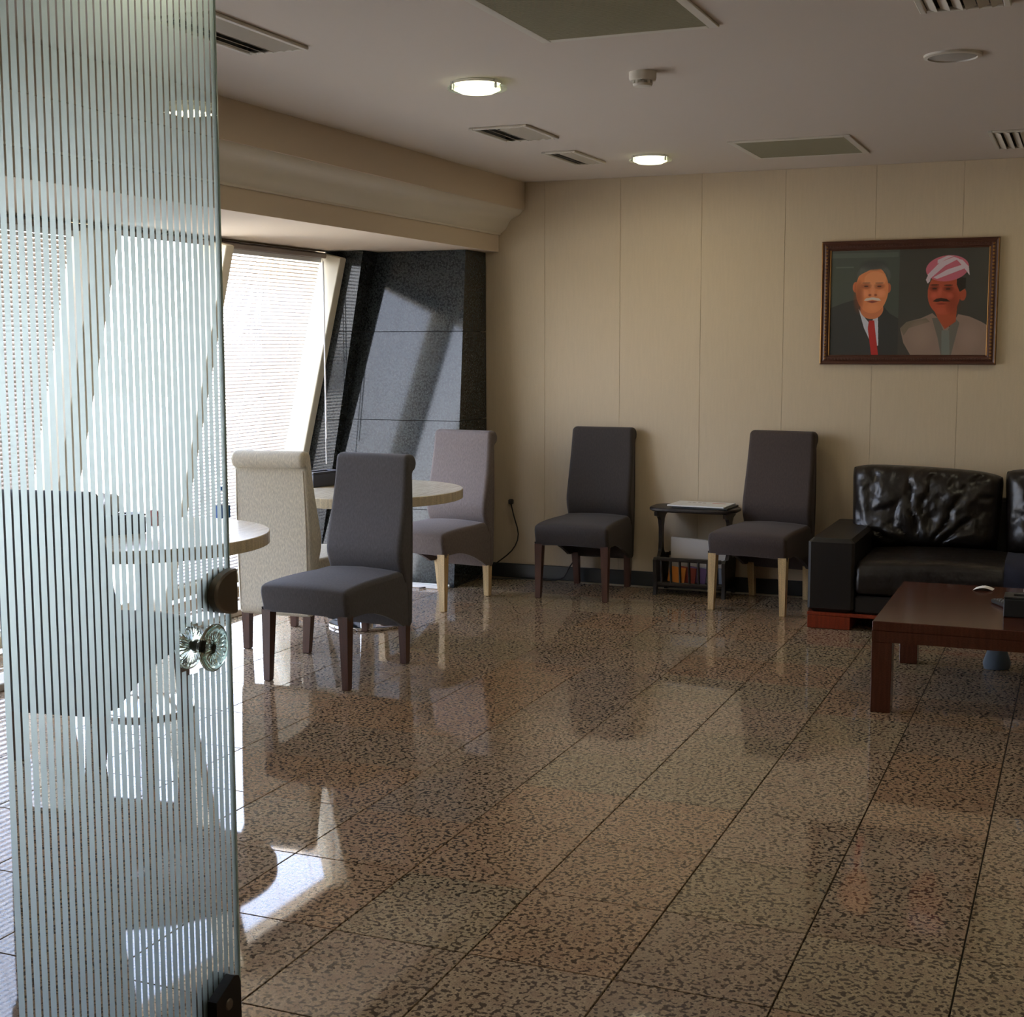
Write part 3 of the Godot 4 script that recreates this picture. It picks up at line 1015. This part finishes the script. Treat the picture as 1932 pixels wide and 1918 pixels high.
func _slot_box(t: Node3D, w: float, h: float, d: float, m: Material) -> void:
	part(t, "case", bxm(Vector3(0, h * 0.5 - 0.005, 0), Vector3(w, h - 0.01, d), 0.004), m)
	var f := Shape.new()
	for e in [-1, 1]:
		f.box(Vector3(e * w * 0.42, h - 0.005, 0), Vector3(w * 0.16, 0.01, d), 0.002)
		f.box(Vector3(0, h - 0.005, e * d * 0.36), Vector3(w * 0.7, 0.01, d * 0.28), 0.002)
	part(t, "lid_frame", f.mesh(30), m)

func _tissue(r: float, h: float, seed_: int) -> ArrayMesh:
	var rng := RandomNumberGenerator.new()
	rng.seed = seed_
	var rings := []
	var n := 24
	for k in 7:
		var t := k / 6.0
		var ring := []
		for i in n:
			var a := TAU * i / n
			var rr := r * (0.35 + 0.9 * sin(t * 2.4)) * (1.0 + 0.28 * sin(a * 3.0 + t * 2.0) + 0.12 * sin(a * 7.0))
			ring.append(Vector3(cos(a) * rr * (1.0 - 0.5 * t), h * t + 0.012 * sin(a * 4.0) * t, sin(a) * rr * 0.45))
		rings.append(ring)
	return Shape.new().loft(rings).mesh(70)

# ---------------------------------------------------------------- magazine side table
func side_table() -> void:
	var t := thing("magazine_table", "small dark wooden side table with a magazine rack between two chairs", "side table", Vector3(-2.29, 0.001, -8.6))
	var top := PackedVector2Array()
	for i in 40:
		var a := TAU * i / 40.0
		var cx := signf(cos(a)) * pow(absf(cos(a)), 0.55)
		var cy := signf(sin(a)) * pow(absf(sin(a)), 0.55)
		top.append(Vector2(cx * 0.285, cy * 0.155))
	var tm := Shape.new()
	var rings := []
	for lv in [[0.532, 0.95], [0.54, 1.0], [0.552, 1.0], [0.558, 0.975]]:
		var r := []
		for p in top: r.append(Vector3(p.x * lv[1], lv[0], p.y * lv[1]))
		rings.append(r)
	tm.loft(rings)
	part(t, "tabletop", tm.mesh(35), M["wood_black"])
	for e in [-1, 1]:
		# scrolled end board: bracket under the top, slim waist, wide foot
		var o := [[-0.13, 0.53], [0.13, 0.53], [0.125, 0.505], [0.07, 0.495], [0.04, 0.47], [0.025, 0.42], [0.022, 0.34], [0.03, 0.27], [0.06, 0.235], [0.13, 0.24], [0.148, 0.225], [0.145, 0.16], [0.13, 0.1], [0.14, 0.03], [0.15, 0.0], [0.115, 0.0], [0.095, 0.05], [-0.095, 0.05], [-0.115, 0.0], [-0.15, 0.0], [-0.14, 0.03], [-0.13, 0.1], [-0.145, 0.16], [-0.148, 0.225], [-0.13, 0.24], [-0.06, 0.235], [-0.03, 0.27], [-0.022, 0.34], [-0.025, 0.42], [-0.04, 0.47], [-0.07, 0.495], [-0.125, 0.505]]
		var pv2 := PackedVector2Array()
		for p in o: pv2.append(Vector2(p[0], p[1]))
		part(t, "end_board", Shape.new().prism(pv2, e * 0.222 - 0.011, e * 0.222 + 0.011, 0).mesh(25), M["wood_black"])
	for e in [-1, 1]:
		part(t, "rack_rail", bxm(Vector3(0, 0.232, e * 0.138), Vector3(0.42, 0.026, 0.018), 0.005), M["wood_black"])
		part(t, "rack_rail", bxm(Vector3(0, 0.072, e * 0.118), Vector3(0.42, 0.022, 0.018), 0.004), M["wood_black"])
		for k in 7:
			var x := -0.18 + 0.06 * k
			part(t, "rack_slat", Shape.new().tube([Vector3(x, 0.235, e * 0.138), Vector3(x, 0.18, e * 0.133), Vector3(x, 0.12, e * 0.122), Vector3(x, 0.07, e * 0.118)], 0.0095, 6).mesh(60), M["wood_black"])
	part(t, "rack_floor", bxm(Vector3(0, 0.062, 0), Vector3(0.42, 0.012, 0.24), 0.002), M["wood_black"])
	var yb := 0.0695
	# papers in the rack
	var np := one("newspaper", "folded grey newspaper standing in the magazine rack", "newspaper", _curved_sheet(0.36, 0.275, 0.02), M["news_paper"], Vector3(-2.27, yb, -8.63))
	var pr := part(np, "printed_photo", bxm(Vector3.ZERO, Vector3(0.035, 0.045, 0.0015)), M["grey_plastic"], Vector3(0.075, 0.235, 0.02))
	pr.rotation = Vector3(-0.1, 0, 0.1)
	var cols := [["print_orange", "orange", -2.40], ["print_red", "dark red", -2.335], ["print_purple", "purple", -2.27], ["print_pale_blue", "pale blue", -2.195]]
	for k in cols.size():
		one("magazine", "%s magazine leaning in the magazine rack" % cols[k][1], "magazine", Shape.new().box(Vector3(0.015, 0.055, 0), Vector3(0.11 if k < 3 else 0.17, 0.1, 0.008), 0.001, Basis(Vector3.BACK, -0.12 if k < 3 else 0.0)).mesh(30), M[cols[k][0]], Vector3(cols[k][2], yb + 0.004, -8.525 - 0.012 * k), 0.0)
	# a magazine lying on top of a dark folder
	var ytop := 0.5595
	one("folder", "black folder lying on the side table under a magazine", "folder", bxm(Vector3(0, 0.006, 0), Vector3(0.36, 0.012, 0.25), 0.002), M["black_card"], Vector3(-2.225, ytop, -8.6), deg_to_rad(-3))
	var mg := thing("magazine", "white magazine with a printed cover lying on the side table", "magazine", Vector3(-2.25, ytop + 0.0125, -8.6), deg_to_rad(-3))
	part(mg, "pages", bxm(Vector3(0, 0.004, 0), Vector3(0.37, 0.008, 0.26), 0.001), M["tissue_paper"])
	part(mg, "cover_print", _flat_print(0.36, 0.25), _cover_material(), Vector3(0, 0.0084, 0))

func _curved_sheet(w: float, h: float, t: float) -> ArrayMesh:
	var rings := []
	for k in 9:
		var u := k / 8.0
		var y := h * u
		var z := 0.03 * sin(u * 2.2) - 0.01
		var top: float = 0.012 * u
		rings.append([Vector3(-w * 0.5, y + top, z), Vector3(0, y + top * 0.4, z + 0.006), Vector3(w * 0.5, y - top, z), Vector3(w * 0.5, y - top, z - t), Vector3(0, y + top * 0.4, z - t + 0.004), Vector3(-w * 0.5, y + top, z - t)])
	return Shape.new().loft(rings).mesh(50)

func _flat_print(w: float, d: float) -> PlaneMesh:
	var p := PlaneMesh.new()
	p.size = Vector2(w, d)
	return p

func _cover_material() -> StandardMaterial3D:
	var im := Image.create(256, 176, false, Image.FORMAT_RGB8)
	im.fill(Color8(236, 234, 228))
	for k in 4: im.fill_rect(Rect2i(52 + k * 24, 40 + (k % 2) * 8, 16, 16), Color8(150, 128, 120))
	im.fill_rect(Rect2i(170, 44, 62, 22), Color8(210, 130, 116))
	for k in 7: im.fill_rect(Rect2i(40, 92 + k * 9, 150 - (k * 37) % 50, 2), Color8(190, 188, 184))
	var m := mat("cover_print", Color.WHITE, 0.35)
	m.albedo_texture = ImageTexture.create_from_image(im)
	return m

# ---------------------------------------------------------------- sofa
func cushion(w: float, h: float, d: float, seed_: int, creases: float) -> ArrayMesh:   # upright leather cushion, front towards +z, with folds running to the lower middle
	var n := FastNoiseLite.new()
	n.seed = seed_
	n.frequency = 1.0
	n.fractal_octaves = 3
	var s := Shape.new()
	var nu := 56
	var nv := 40
	var front := []
	for j in range(nv + 1):
		var row := []
		for i in range(nu + 1):
			var u := -1.0 + 2.0 * i / nu
			var t := float(j) / nv
			var edge: float = pow(maxf(0.0, 1.0 - pow(absf(u), 5.0)), 0.5) * pow(maxf(0.0, 1.0 - pow(absf(2.0 * t - 1.0), 6.0)), 0.5)
			var z := d * (0.28 + 0.72 * edge)
			# folds fan out from the sagging lower middle
			var dx := u - 0.02
			var dy := t + 0.12
			var ang := atan2(dx, dy)
			var rad := sqrt(dx * dx + dy * dy)
			var fold := sin(ang * 15.0 + n.get_noise_2d(u * 1.4, t * 1.4) * 5.0) * 0.5 + 0.5
			z -= creases * fold * fold * edge * smoothstep(0.05, 0.5, rad) * (0.45 + 0.55 * absf(n.get_noise_2d(u * 2.0 + 5.0, t * 2.0)) * 2.0)
			z += n.get_noise_2d(u * 2.2 + 9.0, t * 2.2) * 0.018 * edge
			z += 0.05 * edge * (1.0 - t) * (0.5 - t * 0.2)
			var sag := 0.014 * sin((u + 1.0) * 1.3) - 0.02 * u
			var corner := pow(absf(u), 7.0)
			var rim := pow(absf(2.0 * t - 1.0), 9.0)
			var x := u * w * 0.5 * (1.0 - 0.05 * (1.0 - t)) * (1.0 - 0.02 * rim)
			row.append(Vector3(x, h * t + sag * t - (0.022 * corner * smoothstep(0.6, 1.0, t)), z))
		front.append(row)
	# rear face is flat; join both around the rim
	var rings := []
	for j in range(nv + 1):
		var r := []
		for i in range(nu + 1): r.append(front[j][i])
		for i in range(nu, -1, -1):
			var p: Vector3 = front[j][i]
			r.append(Vector3(p.x, p.y, 0.02 * (absf(p.x) / w)))
		rings.append(r)
	s.loft(rings)
	return s.mesh(55)

func sofa() -> void:
	var t := thing("sofa", "black leather sofa with loose cushions and a reddish wooden plinth", "sofa", Vector3(0, 0.001, 0))
	var zf := -7.777
	var zb := -8.73
	var x0 := -1.42
	var x1 := 0.83
	var zc := (zf + zb) * 0.5
	var dz := zf - zb
	for e in [[x0, x0 + 0.255], [x1 - 0.255, x1]]:
		part(t, "arm", bxm(Vector3((e[0] + e[1]) * 0.5, 0.302, zc), Vector3(0.255, 0.416, dz), 0.022), M["leather_plain"])
	part(t, "plinth", Shape.new().box(Vector3((x0 + x1) * 0.5, 0.083, zc), Vector3(x1 - x0, 0.02, dz - 0.01), 0.003).mesh(30), M["wood_cherry"])
	for e in [x0 + 0.12, x1 - 0.12]:
		part(t, "foot", bxm(Vector3(e, 0.036, zf - 0.15), Vector3(0.236, 0.072, 0.29), 0.003), M["wood_cherry"])
		part(t, "foot", bxm(Vector3(e, 0.036, zb + 0.12), Vector3(0.236, 0.072, 0.2), 0.003), M["wood_cherry"])
	part(t, "frame_rail", bxm(Vector3((x0 + x1) * 0.5, 0.145, zf - 0.06), Vector3(x1 - x0 - 0.52, 0.1, 0.1), 0.012), M["leather_plain"])
	part(t, "back_frame", bxm(Vector3((x0 + x1) * 0.5, 0.39, zb + 0.05), Vector3(x1 - x0 - 0.52, 0.58, 0.1), 0.02), M["leather_plain"])
	part(t, "deck", bxm(Vector3((x0 + x1) * 0.5, 0.15, zc), Vector3(x1 - x0 - 0.52, 0.09, dz - 0.2), 0.01), M["leather_plain"])
	var inner := x1 - x0 - 0.51
	for k in 2:
		var xc := x0 + 0.255 + inner * (0.25 + 0.5 * k)
		var prof := [[-0.3, 0.0], [0.2, 0.0], [0.36, 0.004], [0.405, 0.03], [0.412, 0.09], [0.4, 0.15], [0.37, 0.182], [0.25, 0.19], [0.0, 0.184], [-0.3, 0.175]]
		var nz := FastNoiseLite.new()
		nz.seed = 50 + k
		nz.frequency = 9.0
		var cs := Shape.new().puffy(smooth_poly(prof, 4), inner * 0.25 - 0.004, 0.03, 5)
		for i in cs.v.size():
			var q := cs.v[i]
			var u := q.x / (inner * 0.25)
			var puff: float = 0.018 * (1.0 - u * u) * clampf(q.y / 0.15, 0, 1)
			cs.v[i] = Vector3(q.x, q.y + puff + nz.get_noise_2d(q.x, q.z) * 0.008 * clampf(q.y / 0.15, 0, 1), q.z + nz.get_noise_2d(q.x * 2.0, q.y * 3.0) * 0.008)
		part(t, "seat_cushion", cs.mesh(60), M["leather_black"], Vector3(xc, 0.197, zf - 0.41))
	part(t, "back_cushion", cushion(0.87, 0.48, 0.2, 3, 0.03), M["leather_black"], Vector3(-0.878, 0.36, -8.6), Vector3(-0.16, 0, 0))
	part(t, "back_cushion", cushion(0.87, 0.48, 0.2, 8, 0.03), M["leather_black"], Vector3(0.0, 0.36, -8.6), Vector3(-0.16, 0, 0))
	# navy garment laid over the second seat and down its front
	var cl := Shape.new()
	var nj := FastNoiseLite.new()
	nj.seed = 5
	nj.frequency = 6.0
	var path := [[-8.22, 0.413], [-8.12, 0.43], [-8.0, 0.436], [-7.9, 0.432], [-7.81, 0.42], [-7.765, 0.396], [-7.748, 0.35], [-7.744, 0.29], [-7.742, 0.24]]
	var rings := []
	for k in 13:
		var x := -0.40 + 0.46 * k / 12.0
		var r := []
		for p in path: r.append(Vector3(x, p[1] + absf(nj.get_noise_2d(x, p[0])) * 0.03, p[0] + 0.004 + absf(nj.get_noise_2d(x * 2.0, p[1] * 2.0 + 7.0)) * 0.025))
		for i in range(path.size() - 1, -1, -1):
			var p: Array = path[i]
			r.append(Vector3(x, p[1] - 0.008 if i < 5 else p[1], p[0] - (0.0 if i < 5 else 0.008)))
		rings.append(r)
	cl.loft(rings)
	one("jacket", "dark navy garment draped over the second sofa seat", "garment", cl.mesh(60), M["cloth_navy"], Vector3(0.02, 0.004, 0.008))

# ---------------------------------------------------------------- coffee table
func coffee_table() -> void:
	var t := thing("coffee_table", "low reddish-brown wooden coffee table with square legs", "coffee table", Vector3(-0.825, 0.001, -6.058))
	var L := 1.15
	var D := 1.09
	part(t, "tabletop", bxm(Vector3(L * 0.5, 0.379, -D * 0.5), Vector3(L, 0.042, D), 0.003), M["wood_table"])
	var ap := Shape.new()
	for e in [0.0115, D - 0.0115]: ap.box(Vector3(L * 0.5, 0.334, -e), Vector3(L, 0.048, 0.023))
	for e in [0.0115, L - 0.0115]: ap.box(Vector3(e, 0.334, -D * 0.5), Vector3(0.023, 0.048, D - 0.05))
	part(t, "apron", ap.mesh(30), M["wood_table"])
	for x in [0.0425, L - 0.0425]:
		for z in [0.0425, D - 0.0425]:
			part(t, "leg", bxm(Vector3(x, 0.155, -z), Vector3(0.085, 0.31, 0.085), 0.003), M["wood_table"])
	var y := 0.4015
	var sh := Shape.new()
	var rings := []
	for k in 7:
		var u := k / 6.0
		var h := 0.012 * sin(u * PI) + 0.003 * u
		var w := 0.045 * (1.0 - 0.35 * u)
		rings.append([Vector3(-0.045 + 0.09 * u, h + 0.001, -w), Vector3(-0.045 + 0.09 * u, h + 0.001, w), Vector3(-0.045 + 0.09 * u, h, w), Vector3(-0.045 + 0.09 * u, h, -w)])
	sh.loft(rings)
	one("paper_slip", "small curled white paper slip on the coffee table", "paper", sh.mesh(40), M["tissue_paper"], Vector3(-0.435, y, -7.04), deg_to_rad(-6))
	var rc := thing("remote_control", "black remote control on the coffee table beside the tissue box", "remote control", Vector3(-0.315, y, -6.62), deg_to_rad(-62))
	part(rc, "case", bxm(Vector3(0, 0.01, 0), Vector3(0.19, 0.02, 0.05), 0.005), M["black_plastic"])
	for i in 5:
		for j in 3:
			part(rc, "button", bxm(Vector3.ZERO, Vector3(0.009, 0.003, 0.008)), M["grey_plastic"], Vector3(-0.07 + 0.024 * i, 0.0213, -0.014 + 0.014 * j))
	var tb := thing("tissue_box", "black tissue box with white tissue on the low brown coffee table", "tissue box", Vector3(-0.185, y, -6.42), deg_to_rad(1))
	_slot_box(tb, 0.25, 0.09, 0.13, M["black_card"])
	part(tb, "tissue", _tissue(0.05, 0.085, 9), M["tissue_paper"], Vector3(0.0, 0.083, 0))
	# cloth bag on the floor under the table
	var bg := Shape.new()
	var rr := []
	for lv in [[0.0, 0.06, 0.045], [0.03, 0.066, 0.05], [0.08, 0.05, 0.035], [0.12, 0.035, 0.012]]:
		var r := []
		for i in 16:
			var a := TAU * i / 16.0
			r.append(Vector3(cos(a) * lv[1] * (1.0 + 0.1 * sin(a * 3.0)), lv[0], sin(a) * lv[2]))
		rr.append(r)
	bg.loft(rr)
	one("cloth_bag", "small grey-blue cloth bag on the floor under the coffee table", "bag", bg.mesh(60), M["cloth_greyblue"], Vector3(-0.37, 0.002, -7.12), deg_to_rad(20))

# ---------------------------------------------------------------- framed portraits
func picture() -> void:
	var w := 1.032
	var h := 0.745
	var t := thing("framed_picture", "framed double portrait in a carved brown and gilt frame", "picture", Vector3(-1.038, 1.461, BACK + 0.002))
	part(t, "backing", bxm(Vector3(0, h * 0.5, 0.008), Vector3(w - 0.02, h - 0.02, 0.012)), M["black_card"])
	var fw := 0.06
	for e in [-1, 1]:
		# mitred mouldings, each a swept section
		var sec := [[0.0, 0.0], [0.0, 0.022], [0.008, 0.03], [0.018, 0.024], [0.03, 0.03], [0.044, 0.028], [0.052, 0.018], [0.06, 0.014], [0.06, 0.0]]
		var side := []
		var bar := []
		for p in sec:
			side.append([p[0], p[1]])
		var rv := []
		var rh := []
		for end in [0, 1]:
			var a := []
			var b := []
			for p in sec:
				var yy: float = p[0] if end == 0 else h - p[0]
				a.append(Vector3(e * (w * 0.5 - p[0]), yy, p[1]))
				var xx: float = -w * 0.5 + p[0] if end == 0 else w * 0.5 - p[0]
				b.append(Vector3(xx, p[0] if e < 0 else h - p[0], p[1]))
			rv.append(a)
			rh.append(b)
		part(t, "moulding", Shape.new().loft(rv).mesh(25), M["frame_carved"])
		part(t, "moulding", Shape.new().loft(rh).mesh(25), M["frame_carved"])
		# gilt beads on the outer and inner lines of the uprights
		for off in [0.006, 0.054]:
			part(t, "gilt_line", Shape.new().tube([Vector3(e * (w * 0.5 - off), off, 0.026 if off < 0.03 else 0.018), Vector3(e * (w * 0.5 - off), h - off, 0.026 if off < 0.03 else 0.018)], 0.0045, 6).mesh(60), M["gilt_edge"])
			part(t, "gilt_line", Shape.new().tube([Vector3(-w * 0.5 + off, off if e < 0 else h - off, 0.026 if off < 0.03 else 0.018), Vector3(w * 0.5 - off, off if e < 0 else h - off, 0.026 if off < 0.03 else 0.018)], 0.003, 6).mesh(60), M["frame_carved"])
		var beads := Shape.new()
		for k in 34:
			beads.box(Vector3(e * (w * 0.5 - 0.032), 0.035 + (h - 0.07) * k / 33.0, 0.03), Vector3(0.013, 0.013, 0.008), 0.003)
		part(t, "beading", beads.mesh(40), M["gilt_edge"])
		var beads2 := Shape.new()
		for k in 48:
			beads2.box(Vector3(-w * 0.5 + 0.035 + (w - 0.07) * k / 47.0, 0.032 if e < 0 else h - 0.032, 0.03), Vector3(0.013, 0.013, 0.008), 0.003)
		part(t, "beading", beads2.mesh(40), M["frame_carved"])
	var q := QuadMesh.new()
	q.size = Vector2(w - fw * 2 + 0.004, h - fw * 2 + 0.004)
	part(t, "portrait_print", q, _portrait_material(), Vector3(0, h * 0.5, 0.0148))

func _portrait_material() -> StandardMaterial3D:
	# painted at 2.5 units per pixel of a 1290 x 860 sketch
	var k := 0.5
	var im := Image.create(int(1290 * k), int(860 * k), false, Image.FORMAT_RGB8)
	im.fill(Color8(84, 90, 82))
	im.fill_rect(Rect2i(int(572 * k), 0, int(720 * k), int(860 * k)), Color8(76, 74, 68))
	# flag-like soft backdrop on the left half
	im.fill_rect(Rect2i(0, int(20 * k), int(560 * k), int(40 * k)), Color8(98, 104, 96))
	im.fill_rect(Rect2i(int(40 * k), int(130 * k), int(150 * k), int(12 * k)), Color8(104, 110, 102))
	# left sitter: dark suit, white shirt, red tie
	poly_fill(im, pv([[0, 470], [110, 430], [215, 400], [330, 470], [420, 430], [500, 520], [572, 560], [572, 860], [0, 860]], k), Color8(66, 66, 64))
	poly_fill(im, pv([[240, 480], [300, 560], [345, 610], [400, 480], [412, 780], [380, 800], [330, 720], [290, 640]], k), Color8(214, 216, 226))
	poly_fill(im, pv([[330, 575], [372, 575], [380, 640], [412, 860], [355, 860], [322, 640]], k), Color8(190, 58, 54))
	oval(im, Vector2(350, 480) * k, 96 * k, 84 * k, Color8(214, 130, 88))
	oval(im, Vector2(360, 210) * k, 142 * k, 110 * k, Color8(96, 98, 94))
	oval(im, Vector2(212, 300) * k, 26 * k, 44 * k, Color8(212, 122, 84))
	oval(im, Vector2(486, 310) * k, 18 * k, 40 * k, Color8(196, 110, 76))
	oval(im, Vector2(348, 320) * k, 136 * k, 196 * k, Color8(232, 146, 96))
	oval(im, Vector2(372, 240) * k, 90 * k, 66 * k, Color8(240, 160, 110))
	poly_fill(im, pv([[232, 210], [250, 150], [330, 112], [430, 118], [488, 170], [490, 240], [470, 190], [420, 152], [330, 158], [262, 190]], k), Color8(104, 106, 102))
	for e in [[298, 292], [408, 294]]:
		soft_oval(im, Vector2(e[0], e[1]) * k, 52 * k, 30 * k, Color8(158, 84, 56), 0.75)
		oval(im, Vector2(e[0], e[1] + 2) * k, 17 * k, 5 * k, Color8(92, 54, 44))
		oval(im, Vector2(e[0], e[1] - 26) * k, 34 * k, 4 * k, Color8(146, 104, 84))
	for e in [[290, 356], [424, 356]]: soft_oval(im, Vector2(e[0], e[1]) * k, 46 * k, 40 * k, Color8(248, 164, 120), 0.8)
	soft_oval(im, Vector2(352, 470) * k, 70 * k, 40 * k, Color8(244, 160, 112), 0.6)
	soft_oval(im, Vector2(236, 380) * k, 50 * k, 150 * k, Color8(150, 80, 52), 0.7)
	soft_oval(im, Vector2(352, 340) * k, 26 * k, 60 * k, Color8(246, 166, 124), 0.7)
	soft_oval(im, Vector2(330, 366) * k, 16 * k, 12 * k, Color8(140, 66, 48), 0.8)
	soft_oval(im, Vector2(378, 366) * k, 16 * k, 12 * k, Color8(140, 66, 48), 0.8)
	poly_fill(im, pv([[282, 410], [300, 392], [340, 386], [366, 386], [406, 394], [424, 412], [400, 414], [352, 404], [304, 414]], k), Color8(228, 212, 200))
	poly_fill(im, pv([[304, 420], [352, 412], [402, 420], [352, 432]], k), Color8(146, 74, 64))
	soft_oval(im, Vector2(360, 120) * k, 130 * k, 50 * k, Color8(70, 72, 70), 0.8)
	# right sitter: khaki jacket, red and white turban
	poly_fill(im, pv([[590, 640], [640, 590], [760, 560], [850, 520], [920, 580], [1000, 640], [1060, 530], [1150, 550], [1240, 590], [1290, 620], [1290, 860], [680, 860], [620, 760]], k), Color8(150, 128, 116))
	poly_fill(im, pv([[590, 640], [640, 590], [800, 560], [830, 590], [660, 640], [620, 700]], k), Color8(124, 112, 96))
	poly_fill(im, pv([[850, 560], [900, 560], [960, 700], [1030, 560], [1070, 600], [1010, 860], [930, 860], [900, 720]], k), Color8(112, 108, 100))
	poly_fill(im, pv([[930, 660], [990, 660], [1000, 860], [935, 860]], k), Color8(122, 128, 122))
	poly_fill(im, pv([[850, 470], [1050, 440], [1040, 590], [955, 650], [900, 570]], k), Color8(176, 86, 58))
	oval(im, Vector2(940, 360) * k, 132 * k, 176 * k, Color8(186, 88, 62))
	oval(im, Vector2(1090, 370) * k, 28 * k, 52 * k, Color8(176, 84, 58))
	poly_fill(im, pv([[1040, 230], [1110, 240], [1112, 320], [1066, 350], [1040, 290]], k), Color8(52, 46, 42))
	for e in [[862, 320], [972, 324]]:
		soft_oval(im, Vector2(e[0], e[1]) * k, 50 * k, 30 * k, Color8(112, 46, 34), 0.8)
		oval(im, Vector2(e[0], e[1] + 2) * k, 17 * k, 6 * k, Color8(60, 36, 30))
		oval(im, Vector2(e[0], e[1] - 28) * k, 36 * k, 5 * k, Color8(80, 46, 38))
	soft_oval(im, Vector2(1010, 430) * k, 70 * k, 120 * k, Color8(130, 56, 38), 0.6)
	soft_oval(im, Vector2(862, 380) * k, 40 * k, 34 * k, Color8(214, 104, 80), 0.8)
	soft_oval(im, Vector2(984, 384) * k, 40 * k, 34 * k, Color8(208, 100, 76), 0.8)
	soft_oval(im, Vector2(904, 350) * k, 24 * k, 52 * k, Color8(208, 102, 78), 0.8)
	poly_fill(im, pv([[852, 424], [880, 404], [916, 398], [960, 406], [988, 426], [950, 428], [916, 424], [884, 430]], k), Color8(62, 42, 36))
	soft_oval(im, Vector2(920, 444) * k, 50 * k, 12 * k, Color8(132, 50, 42), 0.9)
	soft_oval(im, Vector2(916, 500) * k, 52 * k, 34 * k, Color8(200, 96, 70), 0.6)
	soft_oval(im, Vector2(760, 700) * k, 120 * k, 140 * k, Color8(166, 142, 126), 0.7)
	soft_oval(im, Vector2(1150, 720) * k, 110 * k, 140 * k, Color8(166, 142, 130), 0.7)
	oval(im, Vector2(960, 160) * k, 172 * k, 104 * k, Color8(206, 112, 130), -0.1)
	for b in [[[800, 210], [900, 110], [1010, 70], [1050, 84], [940, 140], [830, 236]], [[850, 232], [960, 170], [1090, 130], [1120, 156], [1000, 200], [880, 244]], [[1020, 80], [1080, 96], [1130, 150], [1140, 220], [1110, 180], [1060, 120]], [[790, 250], [812, 200], [840, 190], [822, 262], [806, 280]], [[880, 92], [960, 58], [1010, 62], [930, 96], [880, 122]]]:
		poly_fill(im, pv(b, k), Color8(224, 206, 214))
	im.resize(int(im.get_width() / 2.2), int(im.get_height() / 2.2), Image.INTERPOLATE_LANCZOS)
	im.resize(640, 428, Image.INTERPOLATE_CUBIC)
	var m := mat("portrait_print", Color.WHITE, 0.35)
	m.albedo_texture = ImageTexture.create_from_image(im)
	return m

# ---------------------------------------------------------------- plugs and cables
func bez(pts: Array, n := 14) -> Array:
	var c := Curve3D.new()
	for i in pts.size():
		var a: Vector3 = pts[max(i - 1, 0)]
		var b: Vector3 = pts[min(i + 1, pts.size() - 1)]
		c.add_point(pts[i], (a - b) * 0.18, (b - a) * 0.18)
	c.bake_interval = 0.02
	var out := []
	var L := c.get_baked_length()
	for i in range(n * 2 + 1):
		out.append(c.sample_baked(L * i / (n * 2.0), true))
	return out

func cables() -> void:
	var p := thing("power_cable", "black power cable plugged into the cream wall and hanging to the floor", "cable", Vector3.ZERO)
	part(p, "plug", bxm(Vector3(-3.623, 0.522, BACK + 0.018), Vector3(0.03, 0.036, 0.032), 0.006), M["cable_black"])
	part(p, "cord", Shape.new().tube(bez([Vector3(-3.622, 0.51, BACK + 0.022), Vector3(-3.60, 0.42, BACK + 0.02), Vector3(-3.565, 0.3, BACK + 0.03), Vector3(-3.6, 0.2, BACK + 0.04), Vector3(-3.7, 0.11, BACK + 0.06), Vector3(-3.78, 0.05, BACK + 0.12), Vector3(-3.8, 0.008, BACK + 0.3), Vector3(-4.0, 0.007, BACK + 0.68)]), 0.0045, 6).mesh(60), M["cable_black"])
	one("floor_cable", "black cable rising from the skirting behind the dark chair", "cable", Shape.new().tube(bez([Vector3(-3.05, 0.3, BACK + 0.03), Vector3(-3.12, 0.2, BACK + 0.03), Vector3(-3.19, 0.1, BACK + 0.035), Vector3(-3.26, 0.012, BACK + 0.05), Vector3(-3.5, 0.007, BACK + 0.08), Vector3(-3.78, 0.007, BACK + 0.2)]), 0.0045, 6).mesh(60), M["cable_black"])
